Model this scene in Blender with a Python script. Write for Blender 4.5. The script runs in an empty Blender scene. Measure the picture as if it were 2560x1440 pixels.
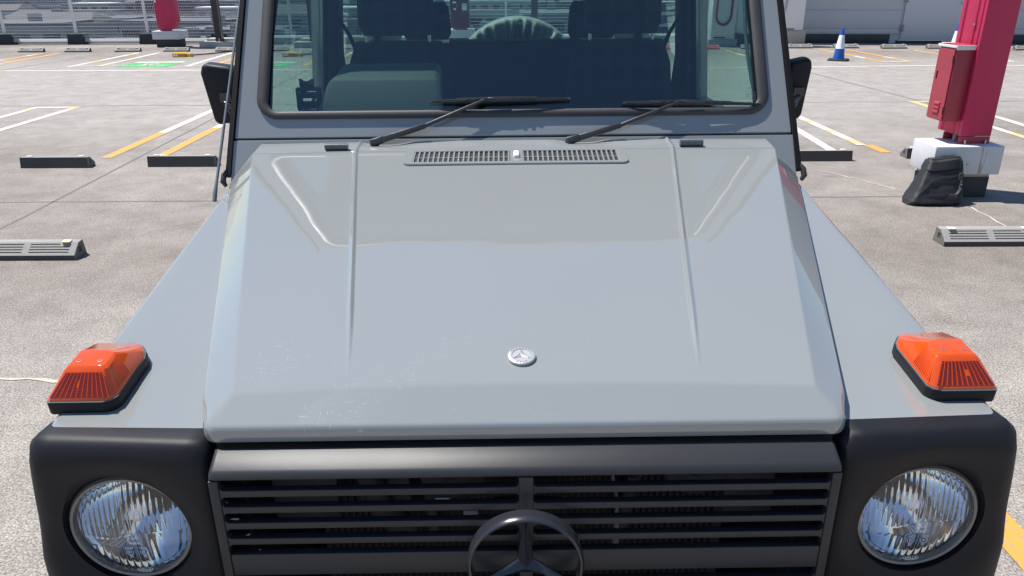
import bpy, bmesh, math, random
from mathutils import Vector, Matrix
random.seed(7)
R = math.radians
scene = bpy.context.scene
COL = scene.collection

# ------------------------------------------------------------------ camera, sky, sun, exposure
cam_d = bpy.data.cameras.new('camera')
cam = bpy.data.objects.new('camera', cam_d)
COL.objects.link(cam)
cam.matrix_world = Matrix.Translation((0, 0, 1.68)) @ Matrix.Rotation(R(90 - 21.9), 4, 'X') @ Matrix.Rotation(R(-0.25), 4, 'Z')
cam_d.sensor_fit = 'HORIZONTAL'
cam_d.sensor_width = 36.0
cam_d.lens = 36.0 * 1900.0 / 2560.0
cam_d.clip_start = 0.05
cam_d.clip_end = 9000
scene.camera = cam

SUN = Vector((-0.42, 0.22, 1.0)).normalized()      # towards the sun
world = bpy.data.worlds.new('World')
scene.world = world
world.use_nodes = True
nt = world.node_tree
bg = nt.nodes['Background']
sky = nt.nodes.new('ShaderNodeTexSky')
sky.sky_type = 'NISHITA'
sky.sun_disc = False
sky.sun_elevation = math.asin(SUN.z)
sky.sun_rotation = math.atan2(SUN.x, SUN.y)
sky.air_density = 1.0
sky.dust_density = 0.2
sky.ozone_density = 5.0
nt.links.new(sky.outputs['Color'], bg.inputs['Color'])
bg.inputs['Strength'].default_value = 0.092
sun_d = bpy.data.lights.new('sun', 'SUN')
sun_d.energy = 5.0
sun_d.angle = R(0.53)
sun_d.color = (1.0, 0.965, 0.91)
sun = bpy.data.objects.new('sun', sun_d)
COL.objects.link(sun)
sun.rotation_euler = SUN.to_track_quat('Z', 'Y').to_euler()
scene.view_settings.view_transform = 'Standard'
scene.view_settings.look = 'None'
scene.view_settings.exposure = 0.46
scene.view_settings.gamma = 1.0
scene.view_settings.use_curve_mapping = False
scene.render.engine = 'CYCLES'
scene.cycles.max_bounces = 14
scene.cycles.transparent_max_bounces = 24
scene.cycles.transmission_bounces = 12
scene.cycles.glossy_bounces = 6
scene.cycles.sample_clamp_indirect = 6.0

# ------------------------------------------------------------------ materials
def nd(t, kind, **kw):
    n = t.nodes.new(kind)
    for k, v in kw.items():
        setattr(n, k, v)
    return n

def mat(name, color, rough=0.5, metal=0.0, coat=0.0, var=0.12, vscale=6.0, bump=0.0, bscale=200.0,
        coat_rough=0.03, spec=0.5, stretch=(1, 1, 1), rvar=0.0):
    m = bpy.data.materials.new(name)
    m.use_nodes = True
    t = m.node_tree
    p = t.nodes['Principled BSDF']
    p.inputs['Roughness'].default_value = rough
    p.inputs['Metallic'].default_value = metal
    p.inputs['Coat Weight'].default_value = coat
    p.inputs['Coat Roughness'].default_value = coat_rough
    p.inputs['Specular IOR Level'].default_value = spec
    tc = nd(t, 'ShaderNodeTexCoord')
    mp = nd(t, 'ShaderNodeMapping')
    mp.inputs['Scale'].default_value = stretch
    t.links.new(tc.outputs['Object'], mp.inputs['Vector'])
    n1 = nd(t, 'ShaderNodeTexNoise')
    n1.inputs['Scale'].default_value = vscale
    n1.inputs['Detail'].default_value = 6
    t.links.new(mp.outputs['Vector'], n1.inputs['Vector'])
    mx = nd(t, 'ShaderNodeMix', data_type='RGBA')
    c = Vector(color[:3])
    mx.inputs['A'].default_value = (*(c * (1 - var)), 1)
    mx.inputs['B'].default_value = (*(c * (1 + var)), 1)
    t.links.new(n1.outputs['Fac'], mx.inputs['Factor'])
    t.links.new(mx.outputs['Result'], p.inputs['Base Color'])
    if rvar:
        mr = nd(t, 'ShaderNodeMapRange')
        mr.inputs['To Min'].default_value = max(0.0, rough - rvar)
        mr.inputs['To Max'].default_value = min(1.0, rough + rvar)
        t.links.new(n1.outputs['Fac'], mr.inputs['Value'])
        t.links.new(mr.outputs['Result'], p.inputs['Roughness'])
    if bump:
        n2 = nd(t, 'ShaderNodeTexNoise')
        n2.inputs['Scale'].default_value = bscale
        n2.inputs['Detail'].default_value = 4
        t.links.new(tc.outputs['Object'], n2.inputs['Vector'])
        b = nd(t, 'ShaderNodeBump')
        b.inputs['Strength'].default_value = bump
        b.inputs['Distance'].default_value = 0.004
        t.links.new(n2.outputs['Fac'], b.inputs['Height'])
        t.links.new(b.outputs['Normal'], p.inputs['Normal'])
    return m

def math_node(t, op, a, b=None):
    n = nd(t, 'ShaderNodeMath', operation=op)
    for i, v in enumerate((a, b)):
        if v is None:
            continue
        if isinstance(v, (int, float)):
            n.inputs[i].default_value = v
        else:
            t.links.new(v, n.inputs[i])
    return n.outputs[0]

def glass_mat(name, tint, f0=0.04, rough=0.0):
    m = bpy.data.materials.new(name)
    m.use_nodes = True
    t = m.node_tree
    t.nodes.remove(t.nodes['Principled BSDF'])
    out = t.nodes['Material Output']
    g = nd(t, 'ShaderNodeNewGeometry')
    dt = nd(t, 'ShaderNodeVectorMath', operation='DOT_PRODUCT')
    t.links.new(g.outputs['Normal'], dt.inputs[0])
    t.links.new(g.outputs['Incoming'], dt.inputs[1])
    ab = math_node(t, 'ABSOLUTE', dt.outputs['Value'])
    om = math_node(t, 'SUBTRACT', 1.0, ab)
    pw = math_node(t, 'POWER', om, 5.0)
    ml = math_node(t, 'MULTIPLY', pw, 1 - f0)
    fr = math_node(t, 'ADD', ml, f0)
    tr = nd(t, 'ShaderNodeBsdfTransparent')
    tr.inputs['Color'].default_value = (*tint, 1)
    gl = nd(t, 'ShaderNodeBsdfGlossy')
    gl.inputs['Roughness'].default_value = rough
    gl.inputs['Color'].default_value = (1, 1, 1, 1)
    mx = nd(t, 'ShaderNodeMixShader')
    t.links.new(fr, mx.inputs['Fac'])
    t.links.new(tr.outputs[0], mx.inputs[1])
    t.links.new(gl.outputs[0], mx.inputs[2])
    t.links.new(mx.outputs[0], out.inputs['Surface'])
    return m

def deck_mat():
    m = bpy.data.materials.new('worn_aggregate_deck')
    m.use_nodes = True
    t = m.node_tree
    p = t.nodes['Principled BSDF']
    p.inputs['Roughness'].default_value = 0.85
    p.inputs['Specular IOR Level'].default_value = 0.35
    tc = nd(t, 'ShaderNodeTexCoord')
    big = nd(t, 'ShaderNodeTexNoise')
    big.inputs['Scale'].default_value = 0.35
    big.inputs['Detail'].default_value = 7
    big.inputs['Roughness'].default_value = 0.62
    t.links.new(tc.outputs['Object'], big.inputs['Vector'])
    mid = nd(t, 'ShaderNodeTexNoise')
    mid.inputs['Scale'].default_value = 3.2
    mid.inputs['Detail'].default_value = 8
    mid.inputs['Roughness'].default_value = 0.7
    t.links.new(tc.outputs['Object'], mid.inputs['Vector'])
    fine = nd(t, 'ShaderNodeTexNoise')
    fine.inputs['Scale'].default_value = 125
    fine.inputs['Detail'].default_value = 3
    fine.inputs['Roughness'].default_value = 0.75
    t.links.new(tc.outputs['Object'], fine.inputs['Vector'])
    vor = nd(t, 'ShaderNodeTexVoronoi')
    vor.inputs['Scale'].default_value = 200
    t.links.new(tc.outputs['Object'], vor.inputs['Vector'])
    rb = nd(t, 'ShaderNodeValToRGB')
    rb.color_ramp.elements[0].position = 0.34
    rb.color_ramp.elements[0].color = (0.178, 0.153, 0.133, 1)
    rb.color_ramp.elements[1].position = 0.62
    rb.color_ramp.elements[1].color = (0.272, 0.245, 0.219, 1)
    e = rb.color_ramp.elements.new(0.47)
    e.color = (0.220, 0.194, 0.172, 1)
    t.links.new(big.outputs['Fac'], rb.inputs['Fac'])
    # lane where tyres have scrubbed the surface pale
    sx = nd(t, 'ShaderNodeSeparateXYZ')
    t.links.new(tc.outputs['Object'], sx.inputs[0])
    y = math_node(t, 'ADD', sx.outputs['Y'], math_node(t, 'MULTIPLY', big.outputs['Fac'], 3.0))
    lane = nd(t, 'ShaderNodeMapRange', interpolation_type='SMOOTHSTEP')
    lane.inputs['From Min'].default_value = 9.0
    lane.inputs['From Max'].default_value = 13.5
    t.links.new(y, lane.inputs['Value'])
    lane2 = nd(t, 'ShaderNodeMapRange', interpolation_type='SMOOTHSTEP')
    lane2.inputs['From Min'].default_value = 22.0
    lane2.inputs['From Max'].default_value = 18.0
    t.links.new(y, lane2.inputs['Value'])
    near = nd(t, 'ShaderNodeMapRange', interpolation_type='SMOOTHSTEP')
    near.inputs['From Min'].default_value = 6.2
    near.inputs['From Max'].default_value = 4.6
    t.links.new(y, near.inputs['Value'])
    lm = math_node(t, 'MULTIPLY', lane.outputs[0], lane2.outputs[0])
    lm = math_node(t, 'MAXIMUM', lm, math_node(t, 'MULTIPLY', near.outputs[0], 0.5))
    pale = nd(t, 'ShaderNodeMix', data_type='RGBA')
    pale.inputs['B'].default_value = (0.335, 0.311, 0.286, 1)
    t.links.new(math_node(t, 'MULTIPLY', lm, 0.75), pale.inputs['Factor'])
    t.links.new(rb.outputs['Color'], pale.inputs['A'])
    # mid mottling
    m1 = nd(t, 'ShaderNodeMapRange')
    m1.inputs['From Min'].default_value = 0.3
    m1.inputs['From Max'].default_value = 0.7
    m1.inputs['To Min'].default_value = 0.80
    m1.inputs['To Max'].default_value = 1.22
    t.links.new(mid.outputs['Fac'], m1.inputs['Value'])
    # aggregate speckle
    m2 = nd(t, 'ShaderNodeMapRange')
    m2.inputs['From Min'].default_value = 0.32
    m2.inputs['From Max'].default_value = 0.68
    m2.inputs['To Min'].default_value = 0.38
    m2.inputs['To Max'].default_value = 1.62
    t.links.new(fine.outputs['Fac'], m2.inputs['Value'])
    vc = nd(t, 'ShaderNodeSeparateColor')
    t.links.new(vor.outputs['Color'], vc.inputs[0])
    m3 = nd(t, 'ShaderNodeMapRange')
    m3.inputs['To Min'].default_value = 0.72
    m3.inputs['To Max'].default_value = 1.28
    t.links.new(vc.outputs[0], m3.inputs['Value'])
    k = math_node(t, 'MULTIPLY', math_node(t, 'MULTIPLY', m1.outputs[0], m2.outputs[0]), m3.outputs[0])
    dr = nd(t, 'ShaderNodeTexVoronoi')
    dr.inputs['Scale'].default_value = 0.9
    t.links.new(tc.outputs['Object'], dr.inputs['Vector'])
    dm = nd(t, 'ShaderNodeMapRange', interpolation_type='SMOOTHSTEP')
    dm.inputs['From Min'].default_value = 0.02
    dm.inputs['From Max'].default_value = 0.10
    dm.inputs['To Min'].default_value = 0.72
    t.links.new(math_node(t, 'ADD', dr.outputs['Distance'], math_node(t, 'MULTIPLY', mid.outputs['Fac'], 0.06)), dm.inputs['Value'])
    k = math_node(t, 'MULTIPLY', k, dm.outputs[0])
    sc = nd(t, 'ShaderNodeVectorMath', operation='SCALE')
    t.links.new(pale.outputs['Result'], sc.inputs[0])
    t.links.new(k, sc.inputs['Scale'])
    t.links.new(sc.outputs[0], p.inputs['Base Color'])
    b = nd(t, 'ShaderNodeBump')
    b.inputs['Strength'].default_value = 0.55
    b.inputs['Distance'].default_value = 0.004
    t.links.new(fine.outputs['Fac'], b.inputs['Height'])
    t.links.new(b.outputs['Normal'], p.inputs['Normal'])
    return m

def line_mat(name, under, over, thr, worn=0.33):
    """road paint: an older coat showing through a newer one, worn to the deck in specks"""
    m = bpy.data.materials.new(name)
    m.use_nodes = True
    t = m.node_tree
    p = t.nodes['Principled BSDF']
    p.inputs['Roughness'].default_value = 0.7
    tc = nd(t, 'ShaderNodeTexCoord')
    n = nd(t, 'ShaderNodeTexNoise')
    n.inputs['Scale'].default_value = 1.1
    n.inputs['Detail'].default_value = 5
    n.inputs['Roughness'].default_value = 0.55
    t.links.new(tc.outputs['Object'], n.inputs['Vector'])
    s = nd(t, 'ShaderNodeMapRange')
    s.inputs['From Min'].default_value = thr - 0.015
    s.inputs['From Max'].default_value = thr + 0.015
    t.links.new(n.outputs['Fac'], s.inputs['Value'])
    mx = nd(t, 'ShaderNodeMix', data_type='RGBA')
    mx.inputs['A'].default_value = (*under, 1)
    mx.inputs['B'].default_value = (*over, 1)
    t.links.new(s.outputs[0], mx.inputs['Factor'])
    f = nd(t, 'ShaderNodeTexNoise')
    f.inputs['Scale'].default_value = 38
    f.inputs['Detail'].default_value = 6
    f.inputs['Roughness'].default_value = 0.7
    t.links.new(tc.outputs['Object'], f.inputs['Vector'])
    w = nd(t, 'ShaderNodeMapRange')
    w.inputs['From Min'].default_value = worn
    w.inputs['From Max'].default_value = worn + 0.06
    t.links.new(f.outputs['Fac'], w.inputs['Value'])
    m2 = nd(t, 'ShaderNodeMix', data_type='RGBA')
    m2.inputs['A'].default_value = (0.27, 0.25, 0.235, 1)
    t.links.new(w.outputs[0], m2.inputs['Factor'])
    t.links.new(mx.outputs['Result'], m2.inputs['B'])
    t.links.new(m2.outputs['Result'], p.inputs['Base Color'])
    return m

def paint_mat():
    """grey coachwork under clear coat, with dust specks and fine wash scratches near the nose"""
    m = mat('grey_coachwork', (0.246, 0.259, 0.256), 0.42, 0, 1.0, var=0.025, vscale=3, coat_rough=0.004)
    m.node_tree.nodes['Principled BSDF'].inputs['Coat IOR'].default_value = 2.2
    m.node_tree.nodes['Principled BSDF'].inputs['Specular IOR Level'].default_value = 0.0
    t = m.node_tree
    p = t.nodes['Principled BSDF']
    mx = p.inputs['Base Color'].links[0].from_node
    tc = nd(t, 'ShaderNodeTexCoord')
    masks = []
    for rot, sc in ((0.25, (40, 620, 60)), (-0.62, (560, 60, 60)), (0.75, (46, 560, 60))):
        mp = nd(t, 'ShaderNodeMapping')
        mp.inputs['Rotation'].default_value = (0, 0, rot)
        mp.inputs['Scale'].default_value = sc
        t.links.new(tc.outputs['Object'], mp.inputs['Vector'])
        n = nd(t, 'ShaderNodeTexNoise')
        n.inputs['Scale'].default_value = 1.0
        n.inputs['Detail'].default_value = 1.5
        t.links.new(mp.outputs['Vector'], n.inputs['Vector'])
        r = nd(t, 'ShaderNodeMapRange')
        r.inputs['From Min'].default_value = 0.69
        r.inputs['From Max'].default_value = 0.76
        t.links.new(n.outputs['Fac'], r.inputs['Value'])
        masks.append(r.outputs[0])
    a = math_node(t, 'MAXIMUM', math_node(t, 'MAXIMUM', masks[0], masks[1]), masks[2])
    n = nd(t, 'ShaderNodeTexNoise')
    n.inputs['Scale'].default_value = 9
    n.inputs['Detail'].default_value = 3
    t.links.new(tc.outputs['Object'], n.inputs['Vector'])
    r = nd(t, 'ShaderNodeMapRange')
    r.inputs['From Min'].default_value = 0.5
    r.inputs['From Max'].default_value = 0.62
    t.links.new(n.outputs['Fac'], r.inputs['Value'])
    a = math_node(t, 'MULTIPLY', a, r.outputs[0])
    sx = nd(t, 'ShaderNodeSeparateXYZ')
    t.links.new(tc.outputs['Object'], sx.inputs[0])
    nose = nd(t, 'ShaderNodeMapRange', interpolation_type='SMOOTHSTEP')
    nose.inputs['From Min'].default_value = 0.34
    nose.inputs['From Max'].default_value = 0.06
    nose.inputs['To Min'].default_value = 0.04
    t.links.new(sx.outputs['Y'], nose.inputs['Value'])
    lf = nd(t, 'ShaderNodeMapRange', interpolation_type='SMOOTHSTEP')
    lf.inputs['From Min'].default_value = 0.30
    lf.inputs['From Max'].default_value = -0.10
    lf.inputs['To Min'].default_value = 0.25
    t.links.new(sx.outputs['X'], lf.inputs['Value'])
    a = math_node(t, 'MULTIPLY', a, math_node(t, 'MULTIPLY', nose.outputs[0], lf.outputs[0]))
    sm = math_node(t, 'MULTIPLY', r.outputs[0], nose.outputs[0])
    t.links.new(math_node(t, 'ADD', math_node(t, 'MULTIPLY', sm, 0.07), 0.004), p.inputs['Coat Roughness'])
    m2 = nd(t, 'ShaderNodeMix', data_type='RGBA')
    m2.inputs['B'].default_value = (0.62, 0.66, 0.68, 1)
    t.links.new(math_node(t, 'MULTIPLY', a, 0.38), m2.inputs['Factor'])
    t.links.new(mx.outputs['Result'], m2.inputs['A'])
    t.links.new(m2.outputs['Result'], p.inputs['Base Color'])
    # slight orange peel and panel waviness
    w = nd(t, 'ShaderNodeTexNoise')
    w.inputs['Scale'].default_value = 4.2
    w.inputs['Detail'].default_value = 1
    t.links.new(tc.outputs['Object'], w.inputs['Vector'])
    b = nd(t, 'ShaderNodeBump')
    b.inputs['Strength'].default_value = 0.42
    b.inputs['Distance'].default_value = 0.004
    t.links.new(w.outputs['Fac'], b.inputs['Height'])
    t.links.new(b.outputs['Normal'], p.inputs['Coat Normal'])
    return m

PAINT = paint_mat()
DECK = deck_mat()
BLACKP = mat('grained_black_plastic', (0.0105, 0.011, 0.0145), 0.52, spec=0.28, bump=0.10, bscale=900, var=0.25, vscale=9, rvar=0.08)
GRILLE = mat('satin_black_grille', (0.029, 0.030, 0.033), 0.40, bump=0.12, bscale=1300, var=0.15, rvar=0.05, spec=0.45)
EMBLEM = mat('gloss_black_emblem', (0.022, 0.024, 0.030), 0.22, bump=0.05, bscale=1200, coat=0.3)
DARK = mat('engine_bay_black', (0.008, 0.008, 0.009), 0.6)
ENGINE = mat('dusty_engine_metal', (0.055, 0.057, 0.062), 0.55, 0.3, var=0.4, vscale=20)
ALLOY = mat('dull_alloy', (0.30, 0.31, 0.33), 0.4, 0.6, var=0.35, vscale=30)
RUBBER = mat('window_rubber', (0.042, 0.040, 0.043), 0.55, var=0.3, vscale=14, rvar=0.1, bump=0.02)
WIPER = mat('wiper_black', (0.030, 0.030, 0.033), 0.38, var=0.2)
CHROME = mat('chrome', (0.75, 0.76, 0.78), 0.06, 1.0, var=0.03)
REFLECTOR = mat('headlamp_reflector', (0.91, 0.915, 0.92), 0.04, 1.0, var=0.02)
SILVER = mat('badge_silver', (0.50, 0.50, 0.51), 0.40, 0.55, var=0.06, vscale=90)
BADGE_INK = mat('badge_relief_ink', (0.20, 0.20, 0.21), 0.5, 0.3)
GLASS = glass_mat('green_tinted_glass', (0.80, 0.92, 0.89), 0.075)
SIDEGLASS = glass_mat('side_window_glass', (0.83, 0.925, 0.89), 0.03)
SEAT = mat('dark_seat_cloth', (0.016, 0.017, 0.020), 0.9, var=0.35, vscale=18, bump=0.3, bscale=600, spec=0.2)
TRIM = mat('dark_cabin_trim', (0.010, 0.011, 0.012), 0.7, var=0.2, spec=0.3)
def plaid(m):
    t = m.node_tree
    p = t.nodes['Principled BSDF']
    src = p.inputs['Base Color'].links[0].from_socket
    tc = nd(t, 'ShaderNodeTexCoord')
    sx = nd(t, 'ShaderNodeSeparateXYZ')
    t.links.new(tc.outputs['Object'], sx.inputs[0])
    acc = None
    for ax in ('X', 'Z'):
        q = math_node(t, 'SINE', math_node(t, 'MULTIPLY', sx.outputs[ax], 2 * math.pi / 0.075))
        q = math_node(t, 'GREATER_THAN', q, 0.1)
        acc = q if acc is None else math_node(t, 'ADD', acc, q)
    k = math_node(t, 'ADD', math_node(t, 'MULTIPLY', acc, 0.55), 0.6)
    sc = nd(t, 'ShaderNodeVectorMath', operation='SCALE')
    t.links.new(src, sc.inputs[0])
    t.links.new(k, sc.inputs['Scale'])
    t.links.new(sc.outputs[0], p.inputs['Base Color'])
plaid(SEAT)
DASH = mat('green_grey_dash_plastic', (0.075, 0.085, 0.078), 0.62, var=0.1, bump=0.25, bscale=500)
LINER = mat('headliner', (0.22, 0.22, 0.21), 0.9)
COVER = mat('wrinkled_tyre_cover', (0.20, 0.205, 0.20), 0.6, var=0.3, vscale=14)
STEEL = mat('brushed_steel', (0.5, 0.5, 0.52), 0.3, 1.0, var=0.1)
TYRE = mat('tyre', (0.02, 0.02, 0.02), 0.8)
MASTM = mat('antenna_grey', (0.10, 0.125, 0.15), 0.6, 0.0, spec=0.25)
CONCRETE = mat('wheel_stop_concrete', (0.31, 0.298, 0.28), 0.85, var=0.22, vscale=60, bump=0.5, bscale=160)
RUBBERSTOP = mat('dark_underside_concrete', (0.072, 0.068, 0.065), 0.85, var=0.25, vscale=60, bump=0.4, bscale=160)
KERB = mat('pale_kerb_concrete', (0.42, 0.405, 0.38), 0.85, var=0.2, vscale=5, bump=0.3)
BLOCKDARK = mat('dark_base_block', (0.045, 0.046, 0.048), 0.8, var=0.3, vscale=7, bump=0.3)
WHITEPAINT = mat('white_painted_concrete', (0.60, 0.605, 0.615), 0.6, var=0.08, vscale=12, bump=0.1)
REDPAINT = mat('crimson_column_paint', (0.50, 0.016, 0.085), 0.45, var=0.10, vscale=4, stretch=(6, 6, 0.6), bump=0.05, bscale=60)
SHADEDRED = mat('shaded_column_red', (0.13, 0.035, 0.042), 0.6, var=0.15, vscale=5)  # column red with shade and car window tint put into the colour
REDBOX = mat('faded_red_cabinet_paint', (0.36, 0.040, 0.062), 0.5, var=0.14, vscale=7)
FADED = mat('faded_pink_lettering', (0.42, 0.10, 0.14), 0.6)
PEELED = mat('peeled_white_edge', (0.72, 0.70, 0.68), 0.7, var=0.15, vscale=30)
RUST = mat('rust_stain', (0.30, 0.20, 0.10), 0.8, var=0.3, vscale=30)
BAGM = mat('black_nylon_bag', (0.015, 0.015, 0.017), 0.6, var=0.3, vscale=20, bump=0.35, bscale=420)
BAGSTRAP = mat('grey_webbing', (0.05, 0.05, 0.055), 0.6)
BLUE = mat('blue_cone_plastic', (0.012, 0.095, 0.42), 0.4, var=0.1)
CONEWHITE = mat('white_cone_sleeve', (0.78, 0.79, 0.80), 0.5, var=0.05)
INK = mat('dark_print', (0.05, 0.055, 0.08), 0.6)
YELLOW = mat('yellow_flap_paint', (0.75, 0.42, 0.03), 0.5, var=0.15, vscale=30)
FENCEW = mat('white_fence_coating', (0.74, 0.75, 0.76), 0.45, var=0.05)
WALLP = mat('pale_wall_panel', (0.47, 0.485, 0.51), 0.55, var=0.05, vscale=2)
DOORP = mat('door_paint', (0.52, 0.535, 0.57), 0.5, var=0.04, vscale=2)
PLINTH = mat('dark_plinth_tile', (0.030, 0.033, 0.040), 0.5, var=0.15)
BEIGE = mat('beige_base_block', (0.44, 0.38, 0.32), 0.8, var=0.12)
CHARGER = mat('charger_white', (0.72, 0.73, 0.73), 0.45, var=0.04)
CABLEB = mat('black_cable', (0.02, 0.02, 0.02), 0.5)
CABLER = mat('red_cable', (0.42, 0.03, 0.06), 0.5)
PINK = mat('pink_painted_stop', (0.62, 0.12, 0.17), 0.7, var=0.12, vscale=20)
GREEN = line_mat('green_marking_paint', (0.06, 0.36, 0.11), (0.10, 0.42, 0.16), 0.5, 0.30)
WHITELINE = line_mat('white_marking_paint', (0.66, 0.64, 0.60), (0.66, 0.48, 0.20), 0.56, 0.40)
YELLOWLINE = line_mat('yellow_marking_paint', (0.66, 0.31, 0.055), (0.66, 0.62, 0.54), 0.57, 0.39)
JOINT = mat('joint_sealant', (0.155, 0.145, 0.138), 0.8, var=0.3, vscale=12)
CRACK = mat('pale_crack_filler', (0.48, 0.43, 0.36), 0.85, var=0.2, vscale=30)
LABELW = mat('label_white', (0.75, 0.75, 0.75), 0.6)
LABELR = mat('label_red', (0.5, 0.03, 0.05), 0.6)

def orange_lens(name, col, trans):
    m = mat(name, col, 0.07, 0, 0.5, var=0.12, vscale=60)
    p = m.node_tree.nodes['Principled BSDF']
    p.inputs['Transmission Weight'].default_value = trans
    return m
ORANGE = orange_lens('orange_lens_shell', (0.93, 0.112, 0.010), 0.35)
ORANGERIB = orange_lens('orange_lens_rib', (0.92, 0.11, 0.015), 0.35)
ORANGEDEEP = orange_lens('deep_orange_lens_cell', (0.24, 0.020, 0.014), 0.2)

def clear_lens():
    m = bpy.data.materials.new('headlamp_lens_glass')
    m.use_nodes = True
    p = m.node_tree.nodes['Principled BSDF']
    p.inputs['Base Color'].default_value = (0.97, 0.98, 0.98, 1)
    p.inputs['Roughness'].default_value = 0.0
    p.inputs['IOR'].default_value = 1.48
    p.inputs['Transmission Weight'].default_value = 1.0
    return m
LENS = clear_lens()

# ------------------------------------------------------------------ mesh helpers
class MB:
    def __init__(s):
        s.v, s.f = [], []
    def add(s, vs, fs):
        o = len(s.v)
        s.v += [tuple(v) for v in vs]
        s.f += [tuple(i + o for i in f) for f in fs]
        return s
    def box(s, x0, x1, y0, y1, z0, z1, M=None):
        vs = [Vector((x, y, z)) for z in (z0, z1) for y in (y0, y1) for x in (x0, x1)]
        if M is not None:
            vs = [M @ v for v in vs]
        return s.add(vs, [(0, 2, 3, 1), (4, 5, 7, 6), (0, 1, 5, 4), (2, 6, 7, 3), (0, 4, 6, 2), (1, 3, 7, 5)])
    def prism(s, poly, fn, d0, d1):
        """poly: 2D points; fn(a, b, d) -> 3D"""
        n = len(poly)
        vs = [fn(a, b, d0) for a, b in poly] + [fn(a, b, d1) for a, b in poly]
        fs = [tuple(range(n))[::-1], tuple(range(n, 2 * n))]
        fs += [(i, (i + 1) % n, n + (i + 1) % n, n + i) for i in range(n)]
        return s.add(vs, fs)
    def loft(s, rings, closed=True, caps=True):
        n = len(rings[0])
        vs = [p for r in rings for p in r]
        fs = []
        for k in range(len(rings) - 1):
            for i in range(n if closed else n - 1):
                j = (i + 1) % n
                fs.append((k * n + i, k * n + j, (k + 1) * n + j, (k + 1) * n + i))
        if caps and closed:
            fs.append(tuple(range(n))[::-1])
            fs.append(tuple(range((len(rings) - 1) * n, len(rings) * n)))
        return s.add(vs, fs)
    def tube(s, path, r, n=8, up=(0, 0, 1), flat=1.0, closed=False, caps=True):
        pts = [Vector(p) for p in path]
        m = len(pts)
        rings = []
        for i, p in enumerate(pts):
            if closed:
                d = pts[(i + 1) % m] - pts[i - 1]
            else:
                d = pts[min(i + 1, m - 1)] - pts[max(i - 1, 0)]
            d.normalize()
            u = Vector(up)
            a = d.cross(u)
            if a.length < 1e-4:
                a = d.cross(Vector((0, 1, 0)))
            a.normalize()
            b = a.cross(d).normalized()
            rr = r[i] if isinstance(r, (list, tuple)) else r
            rings.append([p + a * math.cos(2 * math.pi * k / n) * rr + b * math.sin(2 * math.pi * k / n) * rr * flat for k in range(n)])
        if closed:
            rings.append(rings[0])
            return s.loft(rings, True, False)
        return s.loft(rings, True, caps)
    def lathe(s, prof, n=32, fn=None, close=False):
        """prof: (r, h); fn(x, y, h) -> 3D"""
        fn = fn or (lambda x, y, h: (x, y, h))
        rings = [[fn(r * math.cos(2 * math.pi * k / n), r * math.sin(2 * math.pi * k / n), h) for k in range(n)] for r, h in prof]
        return s.loft(rings, True, close)
    def grid(s, rows):
        n = len(rows[0])
        vs = [p for r in rows for p in r]
        fs = [(k * n + i, k * n + i + 1, (k + 1) * n + i + 1, (k + 1) * n + i) for k in range(len(rows) - 1) for i in range(n - 1)]
        return s.add(vs, fs)

def mesh_of(mb, m, bevel=0.0, seg=2, angle=40, smooth=True, flip=False, merge=0.0):
    me = bpy.data.meshes.new('mesh')
    me.from_pydata([tuple(v) for v in mb.v], [], mb.f)
    bm = bmesh.new()
    bm.from_mesh(me)
    if merge:
        bmesh.ops.remove_doubles(bm, verts=bm.verts, dist=merge)
    bmesh.ops.recalc_face_normals(bm, faces=bm.faces)
    if flip:
        bmesh.ops.reverse_faces(bm, faces=bm.faces)
    if bevel:
        es = [e for e in bm.edges if len(e.link_faces) == 2 and e.calc_face_angle(0) > R(30)]
        bmesh.ops.bevel(bm, geom=es, offset=bevel, segments=seg, affect='EDGES', profile=0.5, clamp_overlap=True)
    bm.to_mesh(me)
    bm.free()
    if smooth:
        me.polygons.foreach_set('use_smooth', [True] * len(me.polygons))
        me.set_sharp_from_angle(angle=R(angle))
    me.materials.append(m)
    return me

def link(name, me, parent=None, loc=None, rot=None):
    o = bpy.data.objects.new(name, me)
    COL.objects.link(o)
    if parent is not None:
        o.parent = parent
    if loc is not None:
        o.location = loc
    if rot is not None:
        o.rotation_euler = rot
    return o

def obj(name, mb, m, parent=None, **kw):
    return link(name, mesh_of(mb, m, **kw), parent)

def empty(name, loc=(0, 0, 0), rot=(0, 0, 0), label=None, cat=None, group=None):
    o = bpy.data.objects.new(name, None)
    COL.objects.link(o)
    o.location, o.rotation_euler = loc, rot
    o.empty_display_size = 0.1
    tag(o, label, cat, group)
    return o

def tag(o, label=None, cat=None, group=None, kind=None):
    for k, v in (('label', label), ('category', cat), ('group', group), ('kind', kind)):
        if v:
            o[k] = v
    return o

def kids(o):
    return [c for c in bpy.data.objects if c.parent == o]

def copy_tree(o, parent=None, children=None):
    c = o.copy()
    COL.objects.link(c)
    if parent is not None:
        c.parent = parent
    for ch in (children or {}).get(o, ()):
        copy_tree(ch, c, children)
    return c

def child_map():
    d = {}
    for o in bpy.data.objects:
        if o.parent:
            d.setdefault(o.parent, []).append(o)
    return d

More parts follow.
